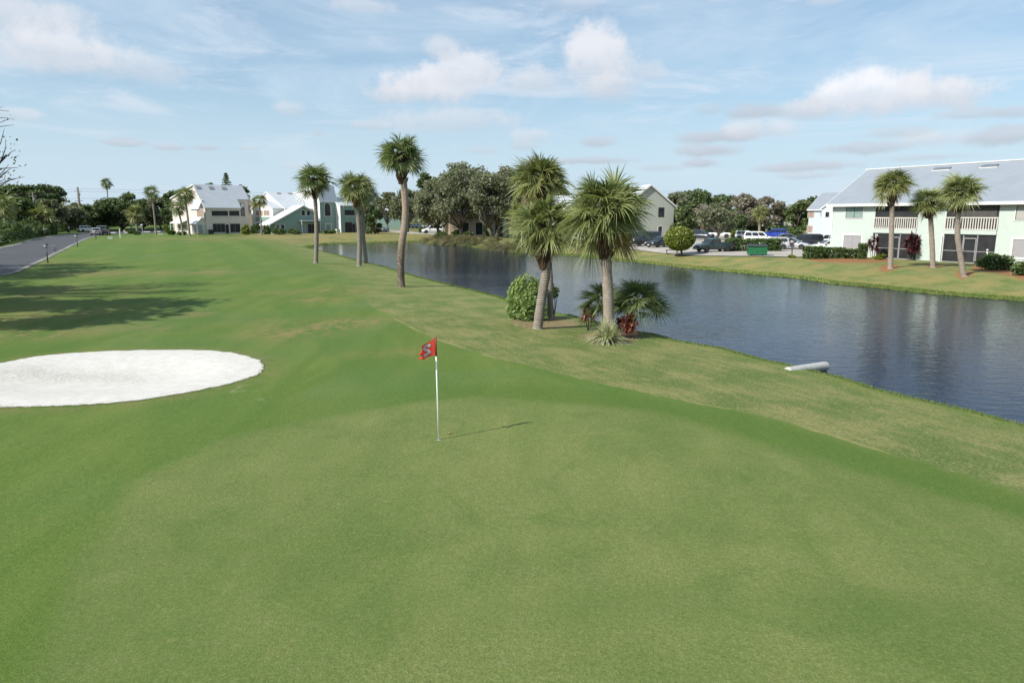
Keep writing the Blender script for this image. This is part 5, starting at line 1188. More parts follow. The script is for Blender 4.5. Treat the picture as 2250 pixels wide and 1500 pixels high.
    if typ == 'bigsuv':
        for s in (-1, 1): m = MB(); m.box(X(.08), X(.55), *sorted((s*wtop*.86, s*wtop*.92)), H+.02, H+.06); m.build('roof_rack', M['rim'], o)
    if open_hatch:
        m = MB(); m.box(X(0)-.03, X(.03), -hw*.85, hw*.85, .55, H-.15); m.build('boot_opening', M['plastic_blk'], o)
        m = MB(); m.prism([(X(.05), H), (X(.05)-.95, H+.36), (X(.05)-.98, H+.26), (X(.05), H-.10)], 'y', -hw*.82, hw*.82); m.build('tailgate', M['plastic_blk'], o)
    return o
gp = 'cars parked in the lot beyond the pond'
car('dark full size off-roader with chrome grille, left end of the lot', 'bigsuv', 'navy', 1413, 541, 214, gp, 1.06)
car('black low car parked beside the dark off-roader', 'sedan', 'black', 1452, 544, 214, gp, 1.04)
car('dark green crew cab pickup standing alone in front of the hedge', 'pickup', 'green', 1567, 554, 199, gp, .93)
car('dark car half hidden behind the ball shaped tree', 'suv', 'navy', 1538, 527, -38, gp, 1.0)
car('white boxy off-roader with black soft top', 'jeep', 'white', 1580, 524, -14, gp, 1.0, softtop=True)
car('white small off-roader left of the long white estate', 'suv', 'white', 1640, 527, -12, gp, .92)
car('long white estate car just behind the hedge', 'suv', 'white', 1668, 535, -18, gp, 1.05)
car('bright blue car behind the white estate', 'hatch', 'blue', 1699, 524, 175, gp, 1.15)
car('silver hatchback with its black tailgate raised', 'hatch', 'silver', 1697, 548, 158, gp, 1.0, open_hatch=True)
car('silver saloon facing out beside the open hatchback', 'sedan', 'silver', 1739, 548, -35, gp, .98)
car('dark grey car behind the raised tailgate', 'sedan', 'grey', 1722, 533, 170, gp, 1.0)
car('black long off-roader with red tail lamp before the green bushes', 'bigsuv', 'black', 1766, 544, 160, gp, .93)
car('white off-roader partly hidden by the corner of the pale green apartments', 'suv', 'white', 1811, 542, 184, gp, 1.0)
car('white low car behind the hedge, cut off by the apartment corner', 'sedan', 'white', 1822, 553, 178, gp, 1.0)
gq = 'cars parked on the left road'
car('white pickup seen from behind at the road bend', 'pickup', 'silver', 214, 517, 108, gq, .95)
car('grey off-roader parked right of the pickup at the road bend', 'suv', 'grey', 228, 516, 112, gq, 1.2)
car('pale van parked left of the pickup in the shade', 'suv', 'white', 191, 510, 60, gq, 1.0)
car('white off-roader under the oaks at the end of the pale drive', 'suv', 'white', 950, 513, 195, None, 1.15)
car('dark car in the shade beside the far mint house', 'sedan', 'navy', 834, 510, -20, None, 1.1)
for px, c_, lb in ((908, 'grey', 'tiny dark car far behind the oaks, leftmost of three'), (916, 'white', 'tiny white car far behind the oaks, middle of three'), (924, 'silver', 'tiny silver car far behind the oaks, rightmost of three')):
    car(lb, 'sedan', c_, px, 501.5, 10, 'cars far behind the oaks', 1.0)
for px, c_, lb in ((1634, 'white', 'white car far behind the brown twiggy tree, left one'), (1650, 'grey', 'dark car far behind the brown twiggy tree, right one')):
    car(lb, 'suv', c_, px, 508, 5, 'cars far behind the lot', 1.1)
# ------------------------------------------------------------------ buildings
class House:
    def __init__(s, name, label, cat, px, py, ang, z=.5, Yd=None, org=None):
        if org is not None: x, y = org; zz = z
        else: x, y = G(px, py, z); zz = z
        s.O = np.array((x, y)); s.z = zz-.02; s.a = R_(ang); s.c, s.s = math.cos(s.a), math.sin(s.a)
        s.root = thing(name, (x, y, s.z), s.a, label, cat); s.k = y/F_PX
    def loc(s, P): d = np.array(P[:2])-s.O; return d[0]*s.c+d[1]*s.s, -d[0]*s.s+d[1]*s.c, P[2]-s.z
    def q(s, px, py, y0=0.):            # pixel -> (local x, z) on the plane local y = y0
        d = ray(px, py); n = np.array((-s.s, s.c)); t = (y0+n@s.O)/(n@d[:2]); P = (d[0]*t, d[1]*t, CAM_H+d[2]*t); l = s.loc(P); return l[0], l[2]
    def qs(s, px, py, x0=0.):           # on the plane local x = x0 -> (y, z)
        d = ray(px, py); n = np.array((s.c, s.s)); t = (x0+n@s.O)/(n@d[:2]); P = (d[0]*t, d[1]*t, CAM_H+d[2]*t); l = s.loc(P); return l[1], l[2]
    def rect(s, x0, y0, x1, y1, pl): 
        xm, ym = (x0+x1)/2, (y0+y1)/2; return s.q(x0, ym, pl)[0], s.q(x1, ym, pl)[0], s.q(xm, y1, pl)[1], s.q(xm, y0, pl)[1]
    def panel(s, nm, x0, x1, z0, z1, pl, mat, th=.03, parent=None):
        m = MB(); m.box(x0, x1, pl-th, pl+.02, z0, z1); return m.build(nm, mat, parent or s.root)
    def window(s, x0, y0, x1, y1, pl=0., pane='glass', frame='white', fr=.10, split=1, th=.05, side=None, label=None, mull='darkframe'):
        if side is None: a, b, c, d = s.rect(x0, y0, x1, y1, pl)
        else: (a, _), (b, _) = s.qs(x1, (y0+y1)/2, side), s.qs(x0, (y0+y1)/2, side); c, d = s.qs((x0+x1)/2, y1, side)[1], s.qs((x0+x1)/2, y0, side)[1]
        a, b = min(a, b), max(a, b)
        def B(m, u0, u1, w0, w1, t0, t1):
            if side is None: m.box(u0, u1, pl-t1, pl-t0, w0, w1)
            else: m.box(side-t1, side-t0, u0, u1, w0, w1)
        m = MB(); B(m, a-fr, b+fr, d, d+fr, -.02, th); B(m, a-fr, b+fr, c-fr, c, -.02, th); B(m, a-fr, a, c, d, -.02, th-.004); B(m, b, b+fr, c, d, -.02, th-.004)
        f = m.build('window', M[frame], s.root)
        if label: f['label'] = label
        m = MB(); B(m, a, b, c, d, -.02, .015); m.build('pane', M[pane], f)
        if split:
            m = MB()
            for k in range(1, split+1): u = a+(b-a)*k/(split+1); B(m, u-.03, u+.03, c, d, .0, .03)
            B(m, a, b, d-.05, d, 0, .028); B(m, a, b, c, c+.05, 0, .028); B(m, a, a+.05, c, d, 0, .027); B(m, b-.05, b, c, d, 0, .027); m.build('sash', M[mull], f)
        return f
    def block(s, x0, x1, y0, y1, z0, he, hr, axis, wall, roof, oh=.35, yr=None, he2=None, th=.16, trim='white', nm='wall', rakes=True, wall_top=None, right=True):
        he2 = he if he2 is None else he2
        if axis == 'x':
            yr = (y0+y1)/2 if yr is None else yr; pr = [(y0, z0), (y1, z0), (y1, he2), (yr, hr), (y0, he)]; s1 = (hr-he)/max(yr-y0, .01); s2 = (hr-he2)/max(y1-yr, .01)
            m = MB(); m.prism(pr, 'x', x0, x1); m.build(nm, M[wall], s.root)
            A = (y0-oh, he-oh*s1); Bm = (yr, hr); Cc = (y1+oh, he2-oh*s2)
            m = MB(); m.prism([A, Bm, (Bm[0], Bm[1]+th*1.2), (A[0], A[1]+th)], 'x', x0-oh, x1+oh); m.prism([Bm, Cc, (Cc[0], Cc[1]+th), (Bm[0], Bm[1]+th*1.2)], 'x', x0-oh+.003, x1+oh-.003); rf = m.build('roof', M[roof], s.root)
            if rakes:
                m = MB()
                for xa, xb in (((x0-oh-.06, x0-oh-.004), (x1+oh+.004, x1+oh+.06)) if right else ((x0-oh-.06, x0-oh-.004),)):
                    m.prism([(A[0], A[1]-.10), (Bm[0], Bm[1]-.10), (Bm[0], Bm[1]+th*1.2+.03), (A[0], A[1]+th+.03)], 'x', xa, xb); m.prism([(Bm[0], Bm[1]-.10), (Cc[0], Cc[1]-.10), (Cc[0], Cc[1]+th+.03), (Bm[0], Bm[1]+th*1.2+.03)], 'x', xa+.002, xb-.002)
                m.box(x0-oh, x1+oh, A[0]-.08, A[0]-.004, A[1]-.08, A[1]+th+.02); m.build('fascia', M[trim], rf)
        else:
            xr = (x0+x1)/2 if yr is None else yr; pr = [(x0, z0), (x1, z0), (x1, he2), (xr, hr), (x0, he)]; s1 = (hr-he)/max(xr-x0, .01); s2 = (hr-he2)/max(x1-xr, .01)
            m = MB(); m.prism(pr, 'y', y0, y1); m.build(nm, M[wall], s.root)
            A = (x0-oh, he-oh*s1); Bm = (xr, hr); Cc = (x1+oh, he2-oh*s2)
            m = MB(); m.prism([A, Bm, (Bm[0], Bm[1]+th*1.2), (A[0], A[1]+th)], 'y', y0-oh, y1+oh); m.prism([Bm, Cc, (Cc[0], Cc[1]+th), (Bm[0], Bm[1]+th*1.2)], 'y', y0-oh+.003, y1+oh-.003); rf = m.build('roof', M[roof], s.root)
            if rakes:
                m = MB(); ya, yb = y0-oh-.06, y0-oh-.004
                m.prism([(A[0], A[1]-.12), (Bm[0], Bm[1]-.12), (Bm[0], Bm[1]+th*1.2+.03), (A[0], A[1]+th+.03)], 'y', ya, yb); m.prism([(Bm[0], Bm[1]-.12), (Cc[0], Cc[1]-.12), (Cc[0], Cc[1]+th+.03), (Bm[0], Bm[1]+th*1.2+.03)], 'y', ya+.002, yb-.002); m.build('fascia', M[trim], rf)
        return rf
    def yfor(s, px, py, x_t, lo=0., hi=25.):
        for _ in range(40):
            mid = (lo+hi)/2
            if s.q(px, py, mid)[0] < x_t: lo = mid      # a deeper plane moves the hit toward +x
            else: hi = mid
        return (lo+hi)/2

# ---- pale green apartments on the right bank
H = House('apartment_building', 'long two storey pale green sided apartments with blue grey metal roof on the right bank', 'building', 0, 0, -63.3, z=.5, org=(36.7, 80.3))
x1 = H.q(2250, 500)[0]+9; he = H.q(2017, 443)[1]; 
rz_ = H.q(2250, 356, 6.0)[1]; xe = 0
H.block(0, x1, 0, 12, -.3, he, rz_, 'x', 'mint', 'roof_big', oh=.55, yr=6.0, rakes=True, th=.20)
m = MB(); m.box(-.8, x1, 5.85, 6.15, rz_+.19, rz_+.30); m.build('ridge_cap', M['white'], H.root)
m = MB(); m.box(-.10, .0, -.06, .12, -.3, he-.1); m.build('corner_board', M['white'], H.root)
s1 = (rz_-he)/6
for (a, b) in ((2050, 2086), (2154, 2190)):
    xa, xb = H.q(a, 375, 5.0)[0], H.q(b, 375, 5.0)[0]; m = MB()
    m.prism([(5.0, he+5.0*s1+.22), (5.3, he+5.3*s1+.22), (5.3, he+5.3*s1+.36), (5.0, he+5.0*s1+.36)], 'x', xa, xb); m.build('roof_vent', simple('roof_vent_grey', (.16, .18, .21), .5), H.root)
    m = MB(); m.box(xa-.1, xb+.1, 4.86, 4.98, he+4.95*s1+.2, he+4.95*s1+.29); m.build('vent_flashing', M['white'], H.root)
H.window(1859, 453, 1896.6, 478.8, pane='blind_green', split=1, fr=.09)
H.window(1853.6, 517.3, 1891.9, 549, pane='blind_grey', split=1, fr=.20, mull='alu')
H.window(2233, 446.5, 2300, 483, pane='blind', split=2, fr=.09)
H.window(2225, 526.5, 2300, 566, pane='blind_grey', split=1, fr=.20, mull='alu')
def bay(px0, px1, yt, yr0, yr1, yb, px0b, px1b, yt2, yb2, posts, door, lab):
    a, b, c, d = H.rect(px0, yt, px1, yb, 0.); 
    zr0, zr1 = H.q((px0+px1)/2, yr0)[1], H.q((px0+px1)/2, yr1)[1]; zb = H.q((px0+px1)/2, yb)[1]
    bal = H.panel('balcony', a, b, zb, d, 0, M['screen'], .012); bal['label'] = lab  # flat panel, dark for the shade of the recess
    m = MB(); m.box(a-.02, b+.02, -.14, -.02, zr0-.12, zr0); m.box(a-.02, b+.02, -.14, -.02, zr1, zr1+.10); n = int((b-a)/.235)
    for i in range(n+1): u = a+(b-a)*i/n; m.box(u-.05, u+.05, -.11, -.05, zr1+.10, zr0-.12)
    m.build('railing', M['offwhite'], bal)
    m = MB(); m.box(a-.03, b+.03, -.16, .01, zb-.02, zr1-.02); m.build('floor_edge', M['mint'], bal)
    m = MB(); 
    for u in (a+.03, b-.03, a+(b-a)*.38): m.box(u-.04, u+.04, -.03, -.005, zr0, d)
    m.box(a, b, -.03, -.005, d-.12, d); m.build('screen_frame', M['darkframe'], bal)
    a2, b2, c2, d2 = H.rect(px0b, yt2, px1b, yb2, 0.); pat = H.panel('patio', a2, b2, 0, d2, 0, M['screen'], .012)
    m = MB()
    for pxp in posts: u = H.q(pxp, (yt2+yb2)/2)[0]; m.box(u-.05, u+.05, -.05, -.015, 0, d2)
    m.box(a2, b2, -.05, -.015, .0, .12); zk = H.q((px0b+px1b)/2, yb2-(yb2-yt2)*.42)[1]; m.box(a2, b2, -.045, -.016, zk-.04, zk+.03); m.build('screen_frame', M['alu'], pat)
    u0, u1 = H.q(door[0], 540)[0], H.q(door[1], 540)[0]; m = MB(); zt = d2-.38; m.box(u0, u1, -.07, -.052, zt, zt+.1)
    m.box(u0, u0+.08, -.07, -.052, 0, zt); m.box(u1-.08, u1, -.07, -.052, 0, zt); dr_ = m.build('screen_door', M['alu'], pat)
    m = MB(); m.box(u0+.10, u0+.16, -.10, -.072, .95, 1.1); m.build('handle', M['black'], dr_)
bay(1923, 2016.5, 451, 477.5, 503.5, 512, 1926.5, 2014, 514.5, 569, (1955.5, 1976.5), (1957, 1976), 'balcony left of the tallest palm trunk, recess shade painted on flat dark screens')
bay(2079.6, 2194, 446.5, 477, 505.5, 514.5, 2072, 2186, 516, 578, (2115, 2146), (2117, 2145), 'balcony on the right with painted recess shade, grey roller screen half down')
a, b, c, d = H.rect(2081, 448, 2193, 476, 0.); H.panel('roller_screen', a+(b-a)*.25, b-.06, c+.02, d-.15, 0, M['shade_screen'], .022)
m = MB(); m.box(H.q(2022, 540)[0], H.q(2066, 540)[0], -.07, -.01, .05, H.q(2044, 519)[1]); m.build('glazed_panel', M['mint'], H.root)
m = MB(); u = H.q(2069, 540)[0]; m.box(u-.07, u+.07, -.16, -.02, 0, H.q(2069, 519)[1]); m.build('downpipe', M['white'], H.root)

# ---- pale blue house behind
H = House('apartment_building', 'pale blue white house behind the parking lot, partly behind the pale green apartments', 'building', 1774, 517, -50, z=.5)
xr_ = H.q(1850, 490)[0]; he = H.q(1790, 460)[1]
yr_ = 6.0; rz_ = H.q(1815, 425.5, yr_)[1]
H.block(0, xr_+6, 0, 12, -.3, he, rz_, 'x', 'blue', 'roof_big', yr=yr_)
H.window(1776, 464, 1788.5, 477.5, pane='blind_tan', frame='offwhite'); H.window(1774, 496.6, 1785, 510, pane='blind_tan', frame='offwhite'); H.window(1813, 465, 1822.5, 476, pane='glass', frame='offwhite'); H.window(1803.5, 466, 1809, 476, pane='blind_grey', frame='blue')
xa, xb = H.q(1805, 470, -1.6)[0], H.q(1832, 470, -1.6)[0]
H.block(xa, xb+2, -1.6, 3, -.3, H.q(1809, 458, -1.6)[1], H.q(1826, 447, -1.6)[1]+.6, 'y', 'blue', 'roof', oh=.25, nm='porch_wall')
H.window(1814, 466, 1822, 477, pl=-1.6, pane='glass', frame='offwhite')

# ---- gabled cream house and its wing
H = House('gabled_house', 'cream sided house with a tall plain gable and two small windows beyond the pond', 'building', 1372, 527, 9, z=.5, org=(G(1372, 523.5, .5)))
x1 = H.q(1479.5, 490)[0]; he = H.q(1477, 452)[1]; hr_ = H.q(1422, 407)[1]
H.block(0, x1, 0, 16, -.3, he, hr_, 'y', 'pgreen', 'roof', oh=.45)
H.window(1447.5, 457, 1458, 475.5, pane='glass', frame='darkframe', split=0); H.window(1446, 497.5, 1454.5, 514, pane='glass', frame='white', split=0)
H2 = House('apartment_building', 'long cream wing with a pale metal roof seen between the two big palms', 'building', 1160, 525, 4, z=.5)
x1 = H2.q(1372, 490)[0]; he = H2.q(1250, 460)[1]
H2.block(0, x1, 0, 10, -.3, he, he+2.6, 'x', 'cream', 'roof', oh=.5)
H2.window(1190, 470, 1215, 490, pane='glass', split=1); H2.window(1235, 470, 1250, 488, pane='glass', split=1); H2.window(1275, 468, 1300, 488, pane='screen', split=1)
H2.window(1180, 499, 1212, 523, pane='screen', split=2); H2.window(1285, 499, 1320, 522, pane='screen', split=2)
m = MB(); x0 = H2.q(1258, 510)[0]; xb = H2.q(1282, 510)[0]; m.box(x0, xb, -1.2, -.02, 0, H2.q(1262, 503)[1]); m.build('garden_wall', M['white'], H2.root)
H3 = House('tan_house', 'pinkish tan house half hidden behind the live oaks', 'building', 988, 519, 12, z=.5)
x1 = H3.q(1118, 490)[0]; he = H3.q(1050, 468)[1]
H3.block(0, x1, 0, 9, -.3, he, he+2.4, 'x', 'tanw', 'roof_dark', oh=.5)
H3.window(1016, 489, 1030, 516, pane='screen', split=1); H3.window(1045, 489, 1060, 516, pane='screen', split=1); H3.window(1088, 491, 1104, 520, pane='screen', split=1, frame='offwhite')
H3.window(1020, 470, 1032, 482, pane='glass', frame='white'); H3.window(1070, 470, 1084, 482, pane='glass', frame='white')
m = MB(); a_, b_ = H3.q(1106, 500, -.3)[0], H3.q(1112, 500, -.3)[0]; m.box(a_, b_, -.5, -.01, -.3, he+.1); m.build('chimney', M['cream'], H3.root)
# ---- far small houses
H4 = House('cream_house', 'small cream house with a white roof at the far back of the lot', 'building', 1680, 503, 0, z=.5)
x1 = H4.q(1748, 495)[0]; he = H4.q(1700, 477)[1]; H4.block(0, x1, 0, 10, -.3, he, he+1.8, 'x', 'cream', 'roof', oh=.5); xm = H4.q(1704, 490, -3)[0]; xn = H4.q(1725, 490, -3)[0]
H4.block(H4.q(1684, 490, -3)[0], H4.q(1706, 490, -3)[0], -3, 0, -.3, H4.q(1690, 486, -3)[1], H4.q(1695, 481, -3)[1]+.3, 'y', 'cream', 'roof', oh=.4, nm='porch_wall'); H4.window(1688, 489, 1696, 498, pl=-3, pane='glass'); H4.window(1712, 487, 1722, 497, pane='glass')
H5 = House('mint_house', 'teal walled house with a white roof beyond the feathery palms', 'building', 828, 503, 8, z=.5)
x1 = H5.q(880, 490)[0]; he = H5.q(850, 466)[1]; H5.block(0, x1, 0, 10, -.3, he, he+2.5, 'x', 'mint_deep', 'roof', oh=.6); H5.window(834, 470, 842, 480, pane='glass'); H5.window(848, 470, 856, 480, pane='glass')
H6 = House('brown_house', 'low brown house behind the gabled cream house on its right', 'building', 1478, 514, 4, z=.5)
x1 = H6.q(1530, 495)[0]; he = H6.q(1500, 484)[1]; H6.block(0, x1, 0, 9, -.3, he, he+1.6, 'x', 'tanw', 'roof_dark', oh=.6); H6.window(1484, 492, 1492, 506, pane='screen'); H6.window(1500, 492, 1510, 506, pane='glass')

# ---- beige house at the far end of the fairway
H = House('beige_house', 'steep roofed beige house with screened porches at the far end of the fairway', 'building', 454.7, 514.5, 50, z=.5)
he = H.q(454.7, 455)[1]; yr_ = H.yfor(426, 408, 0.); rz_ = H.q(468, 407.5, yr_)[1]; sl = (rz_-he)/yr_
xm = H.q(528.7, 480)[0]; y2 = 1.9; xr_ = H.q(546, 470, y2)[0]; yb = H.qs(379, 470, 0.)[0]; hb = H.qs(380, 436, 0.)[1]
H.block(0, xm, 0, yb, -.3, he, rz_, 'x', 'beige', 'roof', oh=.25, yr=yr_, he2=hb, right=False)
H.block(xm+.52, xr_, y2, yb-.05, -.3, he+y2*sl, rz_, 'x', 'beige', 'roof', oh=.25, yr=yr_, he2=hb, nm='side_wall', rakes=False)
for a in (436, 464.5, 492.5):
    xa = H.q(a, 411, yr_-.9)[0]; m = MB(); m.prism([(yr_-1.1, rz_-1.1*sl+.22), (yr_-.5, rz_-.5*sl+.22), (yr_-.5, rz_-.5*sl+.34), (yr_-1.1, rz_-1.1*sl+.34)], 'x', xa-.6, xa+.6); m.build('roof_vent', M['alu'], H.root)
# front porches (crop coordinates / 7.5 + 350,360)
cx = lambda x: 350+x/7.5
cy = lambda y: 360+y/7.5
H.window(cx(862), cy(775), cx(1130), cy(858), pane='screen', split=1, frame='beige', mull='darkframe'); H.window(cx(1150), cy(775), cx(1318), cy(858), pane='screen', split=0, frame='beige')
for a, b in ((866, 1138), (1150, 1328)):
    u0, u1, w0, w1 = H.rect(cx(a), cy(880), cx(b), cy(965), 0); pnl = H.panel('balcony_panel', u0, u1, w0, w1, 0, M['beige'], .06)
    m = MB(); m.box(u0, u1, -.14, -.062, w1-.06, w1+.06); m.build('rail', M['offwhite'], pnl)
H.window(cx(882), cy(985), cx(1085), cy(1130), pane='screen', split=2, frame='beige', mull='alu'); H.window(cx(1092), cy(1000), cx(1145), cy(1140), pane='screen', split=0, frame='alu', fr=.06); H.window(cx(1168), cy(985), cx(1335), cy(1130), pane='screen', split=1, frame='beige', mull='alu')
w_ = H.window(cx(1345), cy(650), cx(1398), cy(858), pl=y2, pane='glass', split=0, frame='darkframe'); u0, u1, w0, w1 = H.rect(cx(1345), cy(652), cx(1398), cy(718), y2); H.panel('blind', u0, u1, w0, w1, y2, M['white'], .03, w_)
# corner entry with lean-to roof: stands before the left side wall near the front corner
a0, a1 = H.qs(cx(770), cy(900), -1.6)[0], H.qs(cx(545), cy(900), -1.6)[0]
def leanto(y0, y1, dx, zlo, zhi, wall, roof, oh=.25, nm='entry_wall'):
    m = MB(); m.prism([(-dx, -.3), (0, -.3), (0, zhi), (-dx, zlo)], 'y', y0, y1); m.build(nm, M[wall], H.root)
    m = MB(); sl_ = (zhi-zlo)/dx; m.prism([(-dx-oh, zlo-oh*sl_), (-.004, zhi), (-.004, zhi+.16), (-dx-oh, zlo-oh*sl_+.14)], 'y', y0-oh, y1+oh); m.build('porch_roof', M[roof], H.root)
ze = H.qs(cx(620), cy(980), -2.2)[1]; zt = H.qs(cx(510), cy(820), 0)[1]
leanto(.2, 4.6, 2.2, ze, zt, 'beige', 'roof')
H.window(cx(548), cy(1015), cx(610), cy(1145), side=-2.2, pane='blind_grey', split=0, frame='darkframe', fr=.08)
u0, u1, w0, w1 = H.rect(cx(640), cy(1010), cx(690), cy(1160), .2); H.panel('entry_door', max(u0, -2.1), -.95, .0, 2.3, .2, M['blind_grey'], .03); H.panel('entry_door', -.9, -.05, 0, 2.3, .2, M['offwhite'], .03)
# bay on the side wall
yb0, yb1 = H.qs(cx(735), cy(810), -.9)[0], H.qs(cx(470), cy(810), -.9)[0]
zl, zh = H.qs(cx(610), cy(742), -.9)[1], H.qs(cx(500), cy(600), 0)[1]
m = MB(); m.prism([(-.9, H.qs(cx(680), cy(900), -.9)[1]), (0, H.qs(cx(680), cy(920), 0)[1]), (0, zh), (-.9, zl)], 'y', 1.2, 5.2); m.build('bay_wall', M['beige'], H.root)
m = MB(); m.prism([(-1.15, zl-.15), (-.004, zh), (-.004, zh+.15), (-1.15, zl)], 'y', 1.0, 5.4); m.build('bay_roof', M['roof'], H.root)
H.window(cx(622), cy(752), cx(730), cy(880), side=-.9, pane='blind_tan', split=0, frame='white', fr=.12)
H.window(cx(362), cy(768), cx(388), cy(855), side=0., pane='blind_tan', split=0, frame='white', fr=.12); H.window(cx(236), cy(795), cx(262), cy(850), side=0., pane='glass', split=0, frame='white')
# far porch with posts
ya, yb_ = H.qs(cx(355), cy(960), -1.8)[0], H.qs(cx(178), cy(960), -1.8)[0]; zp = H.qs(cx(260), cy(985), -1.8)[1]; zq = H.qs(cx(300), cy(930), 0)[1]
ya, yb_ = min(ya, yb_), max(ya, yb_)
m = MB(); m.prism([(-1.9, zp), (-.004, zq), (-.004, zq+.2), (-1.9, zp+.25)], 'y', ya, yb_); m.build('porch_roof', M['white'], H.root)
for k_ in range(4): m = MB(); yy = ya+(yb_-ya)*k_/3; m.box(-1.85, -1.7, yy-.08, yy+.08, -.3, zp); m.build('porch_post', M['white'], H.root)
H.window(cx(292), cy(1010), cx(445), cy(1058), side=0., pane='blind_tan', split=1, frame='beige')
cxx = H.q(cx(860), cy(1120), -.6)[0]
m = MB(); m.box(cxx-.5, cxx+.4, -.9, -.1, 0, 1.1); m.build('air_unit', M['black'], H.root)
x, y, zz = ground(435, 518, .5); o = thing('birdbath', (x, y, zz), 0, 'small yellowish bowl stand before the beige house entry', 'birdbath'); mb = MB(); mb.lathe([(.25, 0), (.08, .1), (.07, .35), (.42, .5), (.45, .6), (.02, .52)], 12); mb.build('bowl', M['yellow'], o, True)

# ---- mint house
H = House('mint_house', 'mint green house cluster with white rakes and an arched tall window', 'building', 604, 514, 48, z=.5)
cx = lambda x: 530+x/6.081
cy = lambda y: 370+y/6.081
# low front gable with long left slope
P = [(cx(452), cy(890)), (cx(455), cy(722)), (cx(822), cy(510)), (cx(985), cy(590)), (cx(985), cy(880))]
pr = [H.q(*p, 0) for p in P]; pr[0] = (pr[0][0], -.3); pr[-1] = (pr[-1][0], -.3); pr[1] = (pr[0][0], pr[1][1]); pr[3] = (pr[4][0], pr[3][1])
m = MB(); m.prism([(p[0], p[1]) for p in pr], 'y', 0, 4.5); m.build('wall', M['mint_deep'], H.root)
A, Bp, Cp = pr[1], pr[2], pr[3]; s1 = (Bp[1]-A[1])/(Bp[0]-A[0]); A2 = (A[0]-1.6, A[1]-1.6*s1)
m = MB(); m.prism([A2, Bp, (Bp[0], Bp[1]+.3), (A2[0], A2[1]+.3)], 'y', -.45, 4.5); m.prism([Bp, (Cp[0]+.2, Cp[1]-.1), (Cp[0]+.2, Cp[1]+.15), (Bp[0], Bp[1]+.3)], 'y', -.45, 4.5); rf = m.build('roof', M['white'], H.root)
m = MB(); m.box(A2[0]+.1, A2[0]+.28, -.3, -.12, -.3, A2[1]+.05); m.build('porch_post', M['white'], H.root)
for a in ((805, 562, 850, 630), (877, 567, 920, 630)): H.window(cx(a[0]), cy(a[1]), cx(a[2]), cy(a[3]), pane='screen', split=0, fr=.12)
H.window(cx(480), cy(750), cx(503), cy(815), pane='screen', split=0); H.window(cx(533), cy(752), cx(575), cy(815), pane='screen', split=1)
# covered patio
u0, u1 = H.q(cx(800), cy(705), -1.2)[0], H.q(cx(1060), cy(705), -1.2)[0]; zt = H.q(cx(920), cy(707), -1.2)[1]
m = MB(); m.box(u0, u1, -1.4, -.003, zt, zt+.28); m.build('patio_roof', M['white'], H.root)
for u in (u0+.1, u1-.2): m = MB(); m.box(u, u+.15, -1.3, -1.15, -.3, zt); m.build('patio_post', M['white'], H.root)
H.window(cx(890), cy(742), cx(1045), cy(868), pane='screen', split=2, frame='mint_deep', mull='alu'); H.window(cx(818), cy(742), cx(852), cy(868), pane='blind_grey', split=0)
# main block behind
Y1 = 4.5; xa = H.q(cx(588), cy(545), Y1)[0]; xb = H.q(cx(1050), cy(545), Y1)[0]; he = H.q(cx(700), cy(540), Y1)[1]; yr_ = H.yfor(cx(342), cy(328), xa, Y1, 30); rz_ = H.q(cx(500), cy(324), yr_)[1]
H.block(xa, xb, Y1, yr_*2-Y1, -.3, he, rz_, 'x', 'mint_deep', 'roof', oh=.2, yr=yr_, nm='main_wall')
m = MB(); m.prism([(Y1+.02, -.3), (yr_*2-Y1-.02, -.3), (yr_*2-Y1-.02, he), (yr_, rz_-.1), (Y1+.02, he)], 'x', xa-.06, xa-.004); m.build('sunlit_side_face', M['mint_sunlit'], H.root)  # thin sheet that puts bright sun into the left wall's colour
for a in (505, 655): u = H.q(cx(a), cy(352), yr_-1)[0]; sl = (rz_-he)/(yr_-Y1); m = MB(); m.prism([(yr_-1.2, rz_-1.2*sl+.2), (yr_-.6, rz_-.6*sl+.2), (yr_-.6, rz_-.6*sl+.34), (yr_-1.2, rz_-1.2*sl+.34)], 'x', u-.6, u+.6); m.build('roof_vent', M['alu'], H.root)
# left gable pavilion (gable faces left)
Yf = 5.2; xc = H.q(cx(424), cy(600), Yf)[0]; ybk = H.qs(cx(155), cy(600), xc)[0]; he = H.qs(cx(424), cy(538), xc)[1]; hr_ = H.qs(cx(295), cy(440), xc)[1]
H.block(xc, xa+3, Yf, ybk, -.3, he, hr_, 'x', 'mint_sunlit', 'roof', oh=.15, nm='pavilion_wall')
for a in ((198, 566, 288, 632), (303, 562, 378, 630)): H.window(cx(a[0]), cy(a[1]), cx(a[2]), cy(a[3]), side=xc, pane='blind_tan', split=1, mull='white')
y_a, z_a = H.qs(cx(385), cy(705), xc); y_b, z_b = H.qs(cx(195), cy(650), xc); m = MB(); m.box(xc-.08, xc-.003, min(y_a, y_b), max(y_a, y_b), z_a, z_b); m.build('balcony_panel', M['mint_deep'], H.root)
H.window(cx(210), cy(735), cx(265), cy(820), side=xc, pane='screen', split=0)
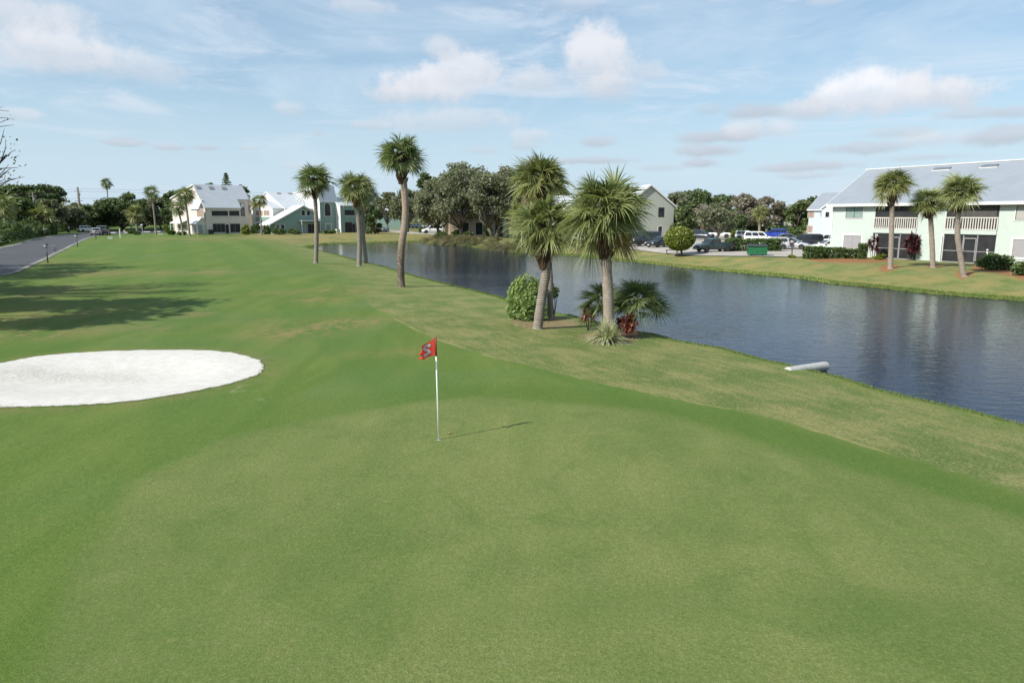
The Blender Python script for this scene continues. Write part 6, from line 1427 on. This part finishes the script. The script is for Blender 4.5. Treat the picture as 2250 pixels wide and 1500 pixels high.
# tower with arched window
Yt = 1.0; xa = H.q(cx(1056), cy(600), Yt)[0]; xb = H.q(cx(1290), cy(800), Yt)[0]; he = H.q(cx(1150), cy(432), Yt)[1]; yr_ = H.yfor(cx(1000), cy(262), xa, Yt, 30); rz_ = H.q(cx(1100), cy(240), yr_)[1]
yr_ = min(yr_, 9.0); rz_ = H.q(cx(1100), cy(240), yr_)[1]
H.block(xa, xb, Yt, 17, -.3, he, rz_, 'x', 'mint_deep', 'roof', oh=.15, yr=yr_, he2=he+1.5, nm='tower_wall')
m = MB(); m.prism([(Yt+.02, he-4.6), (16.9, he-4.6), (16.9, he+1.4), (yr_, rz_-.1), (Yt+.02, he)], 'x', xa-.06, xa-.004); m.build('sunlit_side_face', M['mint_sunlit'], H.root)  # sunlit tone laid over the tower's left wall
u0, u1, w0, w1 = H.rect(cx(1115), cy(465), cx(1190), cy(635), Yt); r_ = (u1-u0)/2
arch = [(u0, w0), (u1, w0), (u1, w1-r_)]+[((u0+u1)/2+r_*math.cos(R_(a)), w1-r_+r_*math.sin(R_(a))) for a in range(15, 180, 15)]+[(u0, w1-r_)]
big = [((p[0]-(u0+u1)/2)*1.28+(u0+u1)/2, (p[1]-(w0+w1)/2)*1.10+(w0+w1)/2) for p in arch]
m = MB(); m.prism(big, 'y', Yt-.06, Yt+.01); aw = m.build('arched_window', M['offwhite'], H.root); m = MB(); m.prism(arch, 'y', Yt-.085, Yt-.062); m.build('pane', M['glass'], aw)
m = MB(); um = (u0+u1)/2; m.box(um-.05, um+.05, Yt-.11, Yt-.087, w0, w1-.1); m.box(u0, u1, Yt-.109, Yt-.088, (w0+w1)/2-.04, (w0+w1)/2+.04); m.build('muntin', M['darkframe'], aw)
H.window(cx(1130), cy(745), cx(1198), cy(825), pl=Yt, pane='blind_green', split=1, fr=.2)
# right block with screened porches
Yr = -1.2; xa = H.q(cx(1332), cy(700), Yr)[0]; xb = H.q(cx(1652), cy(700), Yr)[0]; he = H.q(cx(1490), cy(500), Yr)[1]; yr_ = 4.6; rz_ = H.q(cx(1420), cy(392), yr_)[1]
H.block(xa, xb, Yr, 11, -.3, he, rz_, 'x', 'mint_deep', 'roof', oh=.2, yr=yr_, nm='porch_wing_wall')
m = MB(); m.prism([(Yr+.02, -.3), (10.9, -.3), (10.9, he), (yr_, rz_-.1), (Yr+.02, he)], 'x', xa-.06, xa-.004); m.build('sunlit_side_face', M['mint_sunlit'], H.root)  # sunlit tone laid over the wing's left wall
for a in ((1382, 558, 1512, 625), (1525, 558, 1640, 625)): H.window(cx(a[0]), cy(a[1]), cx(a[2]), cy(a[3]), pl=Yr, pane='screen', split=0, frame='mint_deep')
for a in ((1388, 722, 1480, 860), (1484, 740, 1522, 860), (1532, 722, 1645, 860)): H.window(cx(a[0]), cy(a[1]), cx(a[2]), cy(a[3]), pl=Yr, pane='screen', split=0, frame='alu', fr=.06)
u0, u1, w0, w1 = H.rect(cx(1380), cy(640), cx(1642), cy(708), Yr); pn = H.panel('balcony_panel', u0, u1, w0, w1, Yr, M['mint_deep'], .05); m = MB(); m.box(u0, u1, Yr-.13, Yr-.052, w1-.05, w1+.07); m.build('rail', M['white'], pn)
u0 = H.q(cx(1290), cy(850), Yr-1)[0]; m = MB(); m.box(u0-.5, u0+.5, Yr-1.4, Yr-.5, -.1, 1.0); m.build('air_unit', M['offwhite'], H.root)
# small house between the beige and mint houses
H7 = House('small_house', 'small house with a blue grey roof between the beige and mint houses', 'building', 548, 508, 20, z=.5)
x1 = H7.q(566, 480)[0]; he = H7.q(560, 459)[1]; H7.block(-4, x1, 0, 12, -.3, he, he+5.2, 'y', 'tanw', 'roof', oh=.3); H7.window(552, 465, 558, 475, pane='glass')
